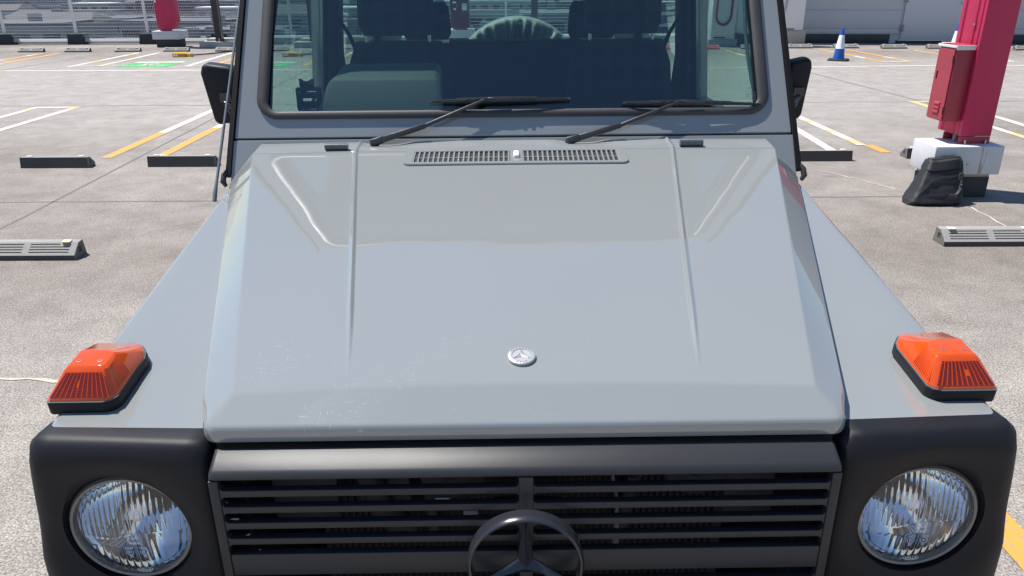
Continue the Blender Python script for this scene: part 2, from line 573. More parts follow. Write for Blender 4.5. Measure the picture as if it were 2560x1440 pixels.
def curve_plate(outer, holes, half, bevel=0.0, res=1):
    """filled outline with holes, thickness 2*(half+bevel), in its own XY plane -> (verts, faces)"""
    cu = bpy.data.curves.new('plate', 'CURVE')
    cu.dimensions = '2D'
    cu.fill_mode = 'BOTH'
    cu.extrude = half
    cu.bevel_depth = bevel
    cu.bevel_resolution = res
    cu.offset = -bevel
    for poly in [outer] + list(holes):
        sp = cu.splines.new('POLY')
        sp.points.add(len(poly) - 1)
        for pt, (x, y) in zip(sp.points, poly):
            pt.co = (x, y, 0, 1)
        sp.use_cyclic_u = True
    ob = bpy.data.objects.new('plate', cu)
    me = bpy.data.meshes.new_from_object(ob)
    vs = [v.co.copy() for v in me.vertices]
    fs = [tuple(p.vertices) for p in me.polygons]
    bpy.data.objects.remove(ob)
    bpy.data.curves.remove(cu)
    bpy.data.meshes.remove(me)
    return vs, fs

def text_geo(s, size, extrude=0.0005):
    cu = bpy.data.curves.new('lettering', 'FONT')
    cu.body = s
    cu.size = size
    cu.align_x = 'CENTER'
    cu.align_y = 'CENTER'
    cu.extrude = extrude
    cu.resolution_u = 2
    ob = bpy.data.objects.new('lettering', cu)
    me = bpy.data.meshes.new_from_object(ob)
    vs = [v.co.copy() for v in me.vertices]
    fs = [tuple(p.vertices) for p in me.polygons]
    bpy.data.objects.remove(ob)
    bpy.data.curves.remove(cu)
    bpy.data.meshes.remove(me)
    return vs, fs

def rrect(x0, x1, y0, y1, r, n=5):
    rs = r if isinstance(r, (list, tuple)) else [r] * 4     # bl, br, tr, tl
    pts = []
    for (cx, cy, a0), rr in zip(((x0, y0, 180), (x1, y0, 270), (x1, y1, 0), (x0, y1, 90)), rs):
        sx = 1 if cx == x0 else -1
        sy = 1 if cy == y0 else -1
        for k in range(n + 1):
            a = R(a0 + 90 * k / n)
            pts.append((cx + sx * rr + rr * math.cos(a), cy + sy * rr + rr * math.sin(a)))
    return pts

def lerp(a, b, t):
    return a + (b - a) * t

def sstep(a, b, x):
    t = min(1, max(0, (x - a) / (b - a)))
    return t * t * (3 - 2 * t)

# ================================================================== SETTING
# roof deck
mb = MB().box(-45, 45, -40, 25.6, -0.6, 0)
deck = tag(obj('parking_deck', mb, DECK), kind='structure')
mb = MB().grid([[(-6000, -3000, -15), (6000, -3000, -15)], [(-6000, 9000, -15), (6000, 9000, -15)]])
GROUND = mat('town_ground', (0.14, 0.14, 0.145), 0.9, var=0.3, vscale=0.05)
tag(obj('ground', mb, GROUND, smooth=False), kind='structure')

def strip(name, pts, w, z, m, parent=deck):
    """thin sheet along a ground polyline"""
    L, Rr = [], []
    n = len(pts)
    ws = w if isinstance(w, (list, tuple)) else [w] * n
    for i in range(n):
        p = Vector((*pts[i], 0))
        d = Vector((*pts[min(i + 1, n - 1)], 0)) - Vector((*pts[max(i - 1, 0)], 0))
        d.normalize()
        a = Vector((-d.y, d.x, 0)) * ws[i] / 2
        L.append((p.x + a.x, p.y + a.y, z))
        Rr.append((p.x - a.x, p.y - a.y, z))
    return obj(name, MB().grid([L, Rr]), m, parent, smooth=False)

WL = 0.105
near_lines = [
    # (points, material)
    ([(-4.22, 7.85), (-4.24, 9.3)], YELLOWLINE), ([(-4.24, 9.3), (-4.27, 11.4)], WHITELINE),
    ([(-3.68, 7.95), (-3.70, 9.6)], YELLOWLINE), ([(-3.70, 9.6), (-3.74, 11.4)], WHITELINE),
    ([(-6.88, 7.6), (-6.98, 11.32)], WHITELINE), ([(-6.32, 7.6), (-6.39, 11.32)], WHITELINE),
    ([(-7.02, 11.37), (-6.34, 11.38)], WHITELINE),
    ([(3.86, 8.35), (3.82, 11.5)], WHITELINE), ([(3.95, 7.95), (3.93, 8.35)], YELLOWLINE),
    ([(3.42, 8.05), (3.50, 9.6)], WHITELINE),
    ([(5.47, 8.06), (5.93, 11.56)], None), ([(5.90, 8.3), (6.0, 11.5)], WHITELINE), ([(6.36, 8.9), (6.5, 11.5)], WHITELINE),
    ([(5.94, 11.55), (6.54, 11.57)], WHITELINE),
    ([(1.615, -0.6), (1.625, 6.0)], YELLOWLINE),
]
for pts, m in near_lines:
    if m:
        strip('painted_line', pts, WL if m is WHITELINE else 0.115, 0.004, m)
for pts in [
    [(-12.14, 17.6), (-12.30, 20.85)], [(-11.62, 17.6), (-11.86, 20.85)],
    [(-9.69, 17.24), (-9.80, 20.92)], [(-9.12, 17.36), (-9.24, 20.85)],
    [(-7.12, 17.3), (-7.3, 20.8)], [(-6.60, 17.3), (-6.75, 20.8)],
    [(-4.55, 17.3), (-4.68, 20.8)], [(-4.0, 17.3), (-4.15, 20.8)],
    [(2.4, 17.5), (2.4, 20.8)], [(2.9, 17.5), (2.9, 20.8)],
    [(5.75, 17.8), (5.62, 20.8)], [(6.3, 17.8), (6.25, 20.8)],
    [(8.33, 17.6), (8.19, 21.1)], [(8.95, 17.72), (8.85, 20.95)],
    [(10.62, 17.6), (10.47, 20.6)], [(11.2, 17.6), (11.05, 20.5)],
    [(13.1, 17.3), (13.0, 20.2)],
]:
    strip('painted_line', pts, 0.12, 0.004, WHITELINE if pts[0][0] < -9 and pts[0][0] > -10 else YELLOWLINE if random.random() < 0.6 else WHITELINE)
for pts in [[(-9.69, 17.36), (-9.06, 17.37)], [(-12.2, 17.55), (-11.56, 17.55)], [(-7.18, 17.24), (-6.54, 17.25)],
            [(8.27, 17.54), (9.01, 17.66)], [(10.56, 17.54), (11.26, 17.54)], [(5.69, 17.74), (6.36, 17.74)]]:
    strip('painted_line', pts, 0.11, 0.008, WHITELINE)
strip('painted_line', [(-16, 16.55), (-6.5, 16.46), (6.3, 16.57), (9.0, 16.78), (16, 16.5)], 0.12, 0.004, WHITELINE)
# joints between deck pours
for pts, w in [([(-3.76, 2.0), (-3.80, 5.7), (-4.0, 10.3), (-4.25, 16.4), (-4.4, 22)], 0.025), ([(5.6, 3.0), (6.16, 11.5), (5.91, 15.5), (5.8, 22)], 0.03),
               ([(-30, 6.2), (-4.2, 6.14), (4, 6.2)], 0.02), ([(4.3, 6.2), (30, 6.25)], 0.02), ([(-30, 11.45), (0, 11.55), (30, 11.7)], 0.022), ([(-11.0, 11), (-10.6, 21)], 0.03)]:
    strip('deck_joint', pts, w, 0.002, JOINT)
def wander(p0, p1, n, amp):
    out = []
    for i in range(n + 1):
        t = i / n
        out.append((lerp(p0[0], p1[0], t) + random.uniform(-amp, amp), lerp(p0[1], p1[1], t) + random.uniform(-amp, amp)))
    return out
strip('repaired_crack', wander((-2.75, 3.13), (-1.55, 3.02), 16, 0.014), [random.uniform(0.012, 0.03) for _ in range(17)], 0.003, CRACK)
strip('repaired_crack', wander((3.66, 5.86), (3.63, 5.05), 12, 0.012), [random.uniform(0.012, 0.022) for _ in range(13)], 0.003, CRACK)
strip('repaired_crack', wander((2.95, 7.15), (3.35, 6.45), 12, 0.02), [random.uniform(0.012, 0.026) for _ in range(13)], 0.003, CRACK)

# green painted stall markings with white glyph strokes
def green_mark(x0, x1, y0, y1):
    o = obj('green_marking', MB().grid([[(x0, y0, 0.004), (x1, y0, 0.004)], [(x0, y1, 0.004), (x1, y1, 0.004)]]), GREEN, deck, smooth=False)
    mb = MB()
    def q(a0, a1, b0, b1):
        X = lambda a: lerp(x0, x1, a)
        Y = lambda b: lerp(y0, y1, b)
        mb.grid([[(X(a0), Y(b0), 0.007), (X(a1), Y(b0), 0.007)], [(X(a0), Y(b1), 0.007), (X(a1), Y(b1), 0.007)]])
    q(0.0, 1.0, 0.80, 1.0)
    for a in (0.08, 0.15, 0.24, 0.76, 0.83):
        q(a, a + 0.04, 0.12, 0.22)
    # symbol strokes in the middle
    q(0.36, 0.40, 0.2, 0.62); q(0.40, 0.47, 0.36, 0.43); q(0.46, 0.49, 0.2, 0.62)
    q(0.53, 0.56, 0.2, 0.62); q(0.56, 0.62, 0.55, 0.62); q(0.60, 0.63, 0.38, 0.62); q(0.53, 0.63, 0.2, 0.27); q(0.56, 0.62, 0.36, 0.42)
    return obj('white_marking', mb, WHITELINE, o, smooth=False)
green_mark(-8.66, -7.52, 17.2, 18.36)
green_mark(-6.02, -4.90, 17.12, 18.2)

# kerbs along the fence
tag(obj('kerb', MB().box(-26, -7.5, 24.36, 25.45, 0.0, 0.07), KERB, bevel=0.015), kind='structure')
tag(obj('kerb', MB().box(-7.45, 6.2, 23.7, 24.75, 0.0, 0.20), KERB, bevel=0.02), kind='structure')

# ================================================================== VEHICLE
CAR = empty('off_road_car', (0.024, 0.952, 0), label='boxy grey off-road car seen from its bonnet, black grille and round headlights', cat='car')
CAR.rotation_mode = 'QUATERNION'
CAR.rotation_quaternion = (Matrix.Rotation(R(0.6), 3, 'Z') @ Matrix.Rotation(R(-0.25), 3, 'Y')).to_quaternion()

S58, C58 = math.sin(R(61.5)), math.cos(R(61.5))
def WS(x, v, n=0.0):
    """point on the raked windscreen plane: x across, v up the rake, n outwards"""
    return Vector((x, 1.08 + v * C58 - n * S58, 1.30 + v * S58 + n * C58))

def halfw(y):       # outer lower edge of the bonnet
    return 0.472 + (0.735 - 0.472) * y / 0.985
def crease(y):
    return 0.437 + (0.670 - 0.437) * (y - 0.045) / 0.94
def topz(y):
    return 1.1125 + (y - 0.05) * 0.176
def lowz(y):
    return 1.085 + (1.205 - 1.085) * y / 0.985
def smin(a, b, k):
    h = max(k - abs(a - b), 0.0) / k
    return min(a, b) - h * h * k * 0.25
def hood_h(x, y):
    """height of the bonnet surface at x across, distance y from the nose"""
    ax = abs(x)
    c = crease(y)
    z = topz(y) + 0.004 * (1 - (x / c) ** 2)
    front = 1.0865 + 0.52 * y
    side = topz(y) - (ax - c) / max(1e-4, halfw(y) - c) * (topz(y) - lowz(y))
    z = smin(z, side, 0.0016)
    z = smin(z, front, 0.0016)
    # longitudinal pressed creases
    d = ax - 0.606 * c
    f = sstep(0.07, 0.28, y)
    w = lerp(0.0040, 0.0066, f)
    q = max(0.0, 1 - abs(d) / w)
    z += 0.0050 * f * (q if q < 0.85 else 0.85 + (q - 0.85) * 0.5)
    return z
def hood_x(u, y):
    """u in -1..1: 0.9 follows the fold between top and side chamfer"""
    a = abs(u)
    x = crease(y) * a / 0.9 if a <= 0.9 else lerp(crease(y), halfw(y), (a - 0.9) / 0.1)
    return math.copysign(x, u)
SS = set()
for i in range(57):
    SS.add(round(-1 + 2 * i / 56, 4))
for k in range(-10, 11):
    for sg in (1, -1):
        SS.add(round(sg * (0.5454 + k * 0.0026), 4))
for d in (-0.012, -0.008, -0.005, -0.003, -0.0015, 0, 0.0025, 0.005, 0.010, 0.018, 0.03, 0.045, 0.06, 0.075, 0.085, 0.093):
    for sg in (1, -1):
        SS.add(round(sg * (0.9 + d), 4))
SS = sorted(SS)
HY = [0, 0.003, 0.006, 0.010, 0.015, 0.021, 0.028, 0.035, 0.041, 0.045] + [0.0465 + 0.001 * k for k in range(10)] + [0.059, 0.064, 0.069] + [0.075 + (0.988 - 0.075) * k / 60 for k in range(61)]

def flanged(rows, drop, lip=True):
    """adds a rolled edge round a heightfield patch; returns grid rows"""
    out = []
    for r in rows:
        a, b = Vector(r[0]), Vector(r[-1])
        L = [a + Vector((-0.003, 0, -0.004)), a + Vector((-0.004, 0, -0.012)), a + Vector((-0.003, 0, -drop))]
        Rr = [b + Vector((0.003, 0, -0.004)), b + Vector((0.004, 0, -0.012)), b + Vector((0.003, 0, -drop))]
        out.append([tuple(p) for p in L[::-1]] + list(r) + [tuple(p) for p in Rr])
    if lip:
        f = out[0]
        ext = []
        for dy, dz in ((0.004, -drop - 0.002), (-0.001, -drop + 0.003), (-0.005, -0.014), (-0.004, -0.005)):
            ext.append([(p[0], p[1] + dy, (p[2] if 3 <= i < len(f) - 3 else f[3 if i < 3 else -4][2]) + dz) for i, p in enumerate(f)])
        out = ext + out
    return out

rows = []
RC = 0.022
for y in HY:
    r = []
    for sv in SS:
        x = hood_x(sv, y)
        d = halfw(y) - abs(x)
        off = RC - math.sqrt(max(0.0, RC * RC - max(0.0, RC - d) ** 2))
        r.append((x, y + off * max(0.0, 1 - y / 0.075), hood_h(x, y)))
    rows.append(r)
mbh = MB().grid(rows)
# rolled edge round the sides and nose
per = [rw[0] for rw in rows[::-1]] + rows[0][1:] + [rw[-1] for rw in rows[1:]]
def edge_rings(per, levels):
    out = [[] for _ in levels]
    n = len(per)
    for k in range(n):
        a, b = Vector(per[max(0, k - 1)]), Vector(per[min(n - 1, k + 1)])
        t = b - a
        nn = Vector((t.y, -t.x, 0))
        nn.normalize()
        if nn.dot(Vector((per[k][0], per[k][1] - 0.6, 0))) < 0:
            nn = -nn
        for q, (o, dz) in enumerate(levels):
            out[q].append(tuple(Vector(per[k]) + nn * o + Vector((0, 0, dz))))
    return out
mbh.grid([per] + edge_rings(per, [(0.002, -0.0022), (0.0034, -0.006), (0.0036, -0.020), (0.002, -0.0255), (-0.004, -0.0265)]))
hood = obj('bonnet', mbh, PAINT, CAR, angle=50, merge=0.00005)
# cowl: the same section carried on to the windscreen foot
rows = []
for k in range(9):
    t = k / 8
    r = []
    for s in SS:
        x = hood_x(s, 0.99)
        z0 = hood_h(x, 0.99)
        yr = 1.079 - (1.30 - z0) * 0.625
        y = lerp(0.9925, yr, t)
        dip = 0.0
        for px in (-0.368, 0.150):
            dip += 0.008 * math.exp(-((x - px - 0.03) / 0.055) ** 4) * sstep(0.35, 0.95, t)
        r.append((x, y, z0 + 0.001 + (y - 0.99) * 0.12 * (1 if abs(s) < 0.9 else 0.3) - dip))
    rows.append(r)
obj('cowl', MB().grid(flanged(rows, 0.05)), PAINT, CAR, angle=50)

# air intake panel on the bonnet
def HP(x, y, n=0.0):
    z = topz(y) + 0.004 * (1 - (x / crease(y)) ** 2)
    return Vector((x, y - n * 0.173, z + n * 0.985))
vent = MB()
holes = [rrect(-0.253, -0.012, 0.9045, 0.9715, 0.003, 2), rrect(0.020, 0.259, 0.9045, 0.9715, 0.003, 2)]
vs, fs = curve_plate(rrect(-0.277, 0.281, 0.893, 0.980, 0.018, 6), holes, 0.0015, 0.0012)
vent.add([HP(v.x, v.y, 0.003 + v.z) for v in vs], fs)
vent_o = obj('intake_panel', vent, PAINT, CAR)
obj('intake_well', MB().grid([[HP(-0.257, 0.901, 0.0012), HP(0.263, 0.901, 0.0012)], [HP(-0.257, 0.975, 0.0012), HP(0.263, 0.975, 0.0012)]]), DARK, vent_o, smooth=False)
bar = None
for side in (-1, 1):
    x0 = -0.253 if side < 0 else 0.020
    for k in range(20):
        xb = x0 + 0.0125 * k - (0.0 if side < 0 else 0.0)
        if k == 0:
            xb += 0.0006
        if bar is None:
            b = MB()
            for (u0, u1) in ((-0.0022, 0.0022),):
                vs = [HP(u0, 0.9042, -0.0002), HP(u1, 0.9042, -0.0002), HP(u1, 0.9718, -0.0002), HP(u0, 0.9718, -0.0002)]
                vs += [v + Vector((0, -0.173, 0.985)) * 0.0042 for v in vs]
                b.add(vs, [(0, 1, 2, 3), (4, 5, 6, 7), (0, 1, 5, 4), (1, 2, 6, 5), (2, 3, 7, 6), (3, 0, 4, 7)])
            bar = mesh_of(b, PAINT)
        link('intake_slat', bar, vent_o, (xb, 0, 0))
for side in (-1, 1):
    x0 = -0.253 if side < 0 else 0.020
    b = MB()
    b.add([HP(x, y, n) for n in (0.0013, 0.0026) for (x, y) in ((x0, 0.9355), (x0 + 0.24, 0.9355), (x0 + 0.24, 0.939), (x0, 0.939))],
          [(0, 1, 2, 3), (4, 5, 6, 7), (0, 1, 5, 4), (1, 2, 6, 5), (2, 3, 7, 6), (3, 0, 4, 7)])
    obj('intake_crossbar', b, PAINT, vent_o)
b = MB()
b.prism(rrect(-0.0085, 0.0085, -0.019, 0.019, 0.004, 3), lambda a, c, d: HP(0.004 + a * (1 - d * 20), 0.938 + c * (1 - d * 20), 0.004 + d), 0, 0.010)
noz = obj('washer_nozzle', b, WHITEPAINT, vent_o, bevel=0.003)
# bonnet hinges
for x in (-0.457, 0.457):
    hg = MB()
    for k in range(3):
        hg.tube([(x - 0.030 + k * 0.0202, 1.004, 1.2915), (x - 0.030 + k * 0.0202 + 0.0192, 1.004, 1.2915)], 0.0085, 12)
    obj('bonnet_hinge', hg, mat('hinge_dark_paint', (0.085, 0.09, 0.095), 0.25, 0.3, 0.8) if x < 0 else bpy.data.materials['hinge_dark_paint'], CAR)

# hood badge
bx, by = -0.003, 0.122
def BP(a, c, d):
    return HP(bx + a, by + c, d)
bd = MB()
bd.lathe([(0.0212, 0.0), (0.0222, 0.0035), (0.0217, 0.0057), (0.0208, 0.0061), (0.0160, 0.0060), (0.0158, 0.0053), (0.0001, 0.0053)], 40, BP)
badge = obj('bonnet_badge', bd, SILVER, CAR)
st = MB()
def star(mb, fn, r, w, h0, h1, tipw=0.06):
    for k in range(3):
        a = R(90 + 120 * k)
        d = Vector((math.cos(a), math.sin(a)))
        for sg in (1, -1):
            ab = a + sg * R(60)
            e = Vector((math.cos(ab), math.sin(ab))) * w
            n = Vector((-d.y, d.x)) * sg * r * tipw * 0.5
            pts = [(0, 0, h1), (d.x * r, d.y * r, h0 + (h1 - h0) * 0.35), (d.x * r + n.x, d.y * r + n.y, h0), (e.x, e.y, h0)]
            vs = [fn(*p) for p in pts]
            mb.add(vs, [(0, 1, 2, 3)])
star(st, BP, 0.0152, 0.0034, 0.0054, 0.0068)
obj('badge_star', st, SILVER, badge, smooth=False)
ol = MB()
for k in range(3):
    a0 = R(90 + 120 * k)
    tip = Vector((math.cos(a0), math.sin(a0))) * 0.0155
    for sg in (1, -1):
        ab = a0 + sg * R(60)
        e = Vector((math.cos(ab), math.sin(ab))) * 0.0040
        ol.tube([BP(tip.x, tip.y, 0.0056), BP(e.x, e.y, 0.0056)], 0.00032, 4)
ol.tube([BP(0.0159 * math.cos(2 * math.pi * k / 40), 0.0159 * math.sin(2 * math.pi * k / 40), 0.0058) for k in range(40)], 0.00035, 4, closed=True)
obj('badge_outline', ol, BADGE_INK, badge)
tx = MB()
def ring_text(word, rad, a_mid, size, flip=False):
    n = len(word)
    step = R(15.5)
    for i, ch in enumerate(word):
        a = a_mid + (-(i - (n - 1) / 2) * step if not flip else (i - (n - 1) / 2) * step)
        vs, fs = text_geo(ch, size, 0.0002)
        rot = a - math.pi / 2 + (math.pi if flip else 0)
        tx.add([BP(rad * math.cos(a) + v.x * math.cos(rot) - v.y * math.sin(rot), rad * math.sin(a) + v.x * math.sin(rot) + v.y * math.cos(rot), 0.0062 + v.z) for v in vs], fs)
ring_text('MERCEDES', 0.0188, R(90), 0.0052)
ring_text('BENZ', 0.0188, R(-90), 0.0052, True)
obj('badge_lettering', tx, BADGE_INK, badge, smooth=False)['kind'] = 'stuff'

# front wings
def wingz(y):
    return 1.060 + (y - 0.03) * 0.128
def yfront(ax):
    return 0.004 + 0.030 * (ax - 0.47) / 0.26
for sg in (-1, 1):
    rows = []
    for k in range(33):
        t = k / 32
        r = []
        def outer(y):
            return 0.728 + 0.030 * y
        xs = [0.0, 0.25, 0.5, 0.75, 0.9]
        base = []
        for u in xs:
            yy0 = 0.0
            ax0, ax1 = 0.40, 0.70
            ax = lerp(ax0, ax1, u)
            y = lerp(yfront(max(ax, 0.47)), 1.035, t)
            inn, out = halfw(min(y, 0.985)) + 0.004 * (1 - t), outer(y) - 0.016
            base.append((sg * lerp(inn, out, u / 0.9 if u < 0.9 else 1.0), y, wingz(y) - 0.0))
        r += base
        y = lerp(yfront(0.72), 1.035, t)
        o = outer(y)
        for a in (20, 45, 70, 90):
            r.append((sg * (o - 0.016 + 0.016 * math.sin(R(a))), y, wingz(y) - 0.016 + 0.016 * math.cos(R(a))))
        r.append((sg * (o + 0.004), y, wingz(y) - 0.12))
        r.append((sg * (o + 0.004), y, 0.72))
        rows.append(r)
    f = rows[0]
    rows = [[(p[0], p[1] + 0.004, p[2] - 0.012) for p in f]] + rows
    cut = rows[31]
    front_rows = rows[:31] + [[(p[0], p[1] - 0.0016, p[2]) for p in cut], [(p[0], p[1] - 0.0008, p[2] - 0.008) for p in cut]]
    rear_rows = [[(p[0], p[1] + 0.0022, p[2] - 0.008) for p in cut], [(p[0], p[1] + 0.0030, p[2]) for p in cut]] + rows[32:]
    obj('front_wing', MB().grid(front_rows), PAINT, CAR, angle=40)
    obj('wing_end_piece', MB().grid(rear_rows), PAINT, CAR, angle=40)
    # wheel arch flare
    fl = MB()
    ring = []
    for k in range(15):
        a = R(-20 + 220 * k / 14)
        cy, cz = 0.52, 0.40
        ca, sa = math.cos(a), math.sin(a)
        ring.append([(sg * 0.735, cy - 0.46 * ca, cz + 0.44 * sa), (sg * 0.772, cy - 0.455 * ca, cz + 0.435 * sa), (sg * 0.778, cy - 0.42 * ca, cz + 0.40 * sa), (sg * 0.735, cy - 0.40 * ca, cz + 0.385 * sa)])
    fl.loft(ring)
    obj('wheel_arch_flare', fl, BLACKP, CAR)
    obj('wing_corner', MB().box(sg * 0.70 if sg > 0 else -0.757, sg * 0.757 if sg > 0 else -0.70, 0.055, 0.33, 0.55, 0.86), BLACKP, CAR, bevel=0.012)

# headlamp surrounds and headlamps
HX, HZ, HR = 0.6125, 0.9025, 0.1005
def surround(sg):
    x0, x1, z0, z1 = 0.464, 0.738, 0.735, 1.0635
    cr = 0.012
    N = 72
    rings = []
    lv = [0, 0.0, 0.12, 0.3, 0.5, 0.62, 0.72, 0.8, 0.87, 0.93, 0.97, 1.0]
    def yat(x, z):
        ax = x
        d_top = z1 - z
        d_out = x1 - x
        d_in = x - x0
        d_bot = z - z0
        y = -0.022 + yfront(max(0.47, ax)) * 0.55
        def roll(d, Rr, depth):
            if d >= Rr:
                return 0
            q = 1 - max(d, 0) / Rr
            return depth * (1 - math.sqrt(max(0.0, 1 - q * q)))
        y += roll(d_top, 0.042, 0.024 + 0.006 * (ax - 0.47) / 0.26)
        y += roll(d_out, 0.022, 0.020)
        y += roll(d_in, 0.018, 0.018)
        rr = math.hypot(x - HX, z - HZ)
        y += 0.010 * math.exp(-((rr - HR) / 0.022) ** 2)
        return y
    pts_by_level = [[] for _ in lv]
    for k in range(N):
        a = 2 * math.pi * k / N
        dx, dz = math.cos(a), math.sin(a)
        # ray to the rectangle outline
        t = min(((x1 - HX) / dx) if dx > 1e-6 else ((x0 - HX) / dx if dx < -1e-6 else 9), ((z1 - HZ) / dz) if dz > 1e-6 else ((z0 - HZ) / dz if dz < -1e-6 else 9))
        # round corners: superellipse-ish trimming near the diagonal
        ex, ez = HX + dx * t, HZ + dz * t
        cxs = min(max(ex, x0 + cr), x1 - cr)
        czs = min(max(ez, z0 + cr), z1 - cr)
        if (ex < x0 + cr or ex > x1 - cr) and (ez < z0 + cr or ez > z1 - cr):
            v = Vector((ex - cxs, ez - czs))
            v = v.normalized() * cr
            ex, ez = cxs + v.x, czs + v.y
        ix, iz = HX + dx * HR, HZ + dz * HR
        for j, u in enumerate(lv):
            x, z = lerp(ix, ex, u), lerp(iz, ez, u)
            y = yat(x, z)
            if j == 0:
                x, z, y = 0.613 + 0.0972 * dx, 0.897 + 0.0972 * dz, 0.0175
            if x > HX and j > 0:
                x += u ** 1.5 * (x - HX) / (x1 - HX) * 0.026 * min(1.0, max(0.0, (1.045 - z) / 0.2))
            pts_by_level[j].append((sg * x, y, z))
    last = pts_by_level[-1]
    back = [(p[0], p[1] + 0.05, p[2] - (0.004 if p[2] > 1.0 else 0)) for p in last]
    mb = MB().loft(pts_by_level + [back], True, False)
    return obj('headlamp_surround', mb, BLACKP, CAR, angle=60)

def headlamp(sg):
    c = Vector((sg * 0.613, 0.020, 0.897))
    f = lambda x, y, h: (c.x + x, c.y - h, c.z + y)
    shell = MB().lathe([(0.112, -0.03), (0.104, -0.012), (0.0975, 0.004), (0.0925, 0.006), (0.0885, 0.002)], 48, f)
    lamp = obj('headlamp', shell, BLACKP, CAR)
    bez = MB().lathe([(0.0965, -0.014), (0.0960, 0.006), (0.0925, 0.0095), (0.0885, 0.0085), (0.0865, 0.0055), (0.0865, -0.012)], 56, f)
    obj('bezel_ring', bez, CLEARRIM, lamp)
    ref = MB().lathe([(0.0868, -0.002)] + [(0.0868 * r, -0.010 - 0.088 * (1 - r * r)) for r in (1, .95, .9, .8, .7, .6, .5, .4, .3, .2)] + [(0.012, -0.098)], 48, f)
    obj('reflector_bowl', ref, REFLECTOR, lamp)
    # bulb with shade
    bl = MB().lathe([(0.0001, -0.020), (0.006, -0.021), (0.0085, -0.026), (0.0085, -0.060), (0.006, -0.095)], 20, f)
    obj('bulb', bl, CHROME, lamp)
    # lens: convex outside, fluted inside
    NA, NR = 96, 26
    def front(r):
        return 0.005 + 0.013 * (1 - (r / 0.0865) ** 2)
    def inner(x, z):
        r = math.hypot(x, z)
        h = front(r) - 0.0048
        up = z > (-0.004 if x > 0 else -0.004 - 0.35 * min(0.03, -x) * (1 if x < 0 else 0))
        if r < 0.0845:
            if up:
                h -= 0.0018 * (0.5 + 0.5 * math.cos(2 * math.pi * x / 0.0088))
            elif x > 0 or z < -0.03:
                h -= 0.0010 * (0.5 + 0.5 * math.cos(2 * math.pi * x / 0.0105))
        return h
    # dense cartesian-ish sheet for the inside
    m = MB()
    rings_o, rings_i = [], []
    n = 240
    rad = [0.0865 * k / 30 for k in range(1, 31)]
    for r in rad:
        rings_o.append([f(r * math.cos(2 * math.pi * k / n), r * math.sin(2 * math.pi * k / n), front(r)) for k in range(n)])
        rings_i.append([f(r * math.cos(2 * math.pi * k / n), r * math.sin(2 * math.pi * k / n), inner(r * math.cos(2 * math.pi * k / n), r * math.sin(2 * math.pi * k / n))) for k in range(n)])
    m.loft(rings_i + rings_o[::-1], True, True)
    obj('lens', m, LENS, lamp, angle=60)
    # embossed marks on the glass: H4 in a box, twin circles, maker's oval
    e = MB()
    def frame(cx, cz, w, h, t):
        for (a0, a1, b0, b1) in ((-w, w, h - t, h), (-w, w, -h, -h + t), (-w, -w + t, -h + t, h - t), (w - t, w, -h + t, h - t)):
            r = math.hypot(cx, cz)
            e.box(c.x + cx + a0, c.x + cx + a1, c.y - front(r) - 0.0007, c.y - front(r) - 0.0001, c.z + cz + b0, c.z + cz + b1)
    def word(s, cx, cz, size):
        vs, fs = text_geo(s, size, 0.0003)
        r = math.hypot(cx, cz)
        e.add([(c.x + cx + v.x, c.y - front(r) - 0.0005 - v.z, c.z + cz + v.y) for v in vs], fs)
    def ringm(cx, cz, ra, rb=None, t=0.0005):
        rb = rb or ra
        r = math.hypot(cx, cz)
        e.tube([(c.x + cx + ra * math.cos(2 * math.pi * k / 28), c.y - front(r) - 0.0003, c.z + cz + rb * math.sin(2 * math.pi * k / 28)) for k in range(28)], t, 4, up=(0, 1, 0), closed=True)
    frame(0.004, -0.010, 0.0085, 0.0075, 0.0009)
    word('H4', 0.004, -0.010, 0.0125)
    for k in range(3):
        e.box(c.x - 0.003 + k * 0.006, c.x + 0.0012 + k * 0.006, c.y - front(0.02) - 0.0007, c.y - front(0.02) - 0.0001, c.z - 0.0215, c.z - 0.0195)
    for cx in (-0.006, 0.015):
        word('HCR', cx, -0.030, 0.0058)
        ringm(cx, -0.0385, 0.0055)
        word('E1', cx, -0.0385, 0.006)
        word('20', cx, -0.048, 0.0055)
    obj('lens_marking', e, FROST, lamp, smooth=False)
    e = MB()
    ringm(0.006, -0.0805, 0.0125, 0.0045, 0.0006)
    vs, fs = text_geo('HELLA', 0.0068, 0.0003)
    e.add([(c.x + 0.006 + v.x, c.y - front(0.0805) - 0.0006 - v.z, c.z - 0.0805 + v.y) for v in vs], fs)
    obj('maker_oval', e, FROST, lamp, smooth=False)
    return lamp
FROST = mat('frosted_glass_mark', (0.78, 0.80, 0.84), 0.35, var=0.05)
CLEARRIM = mat('clear_glass_rim', (0.17, 0.165, 0.155), 0.14, 0.35, 0.5, var=0.25, vscale=24)
for sg in (-1, 1):
    surround(sg)
    headlamp(sg)

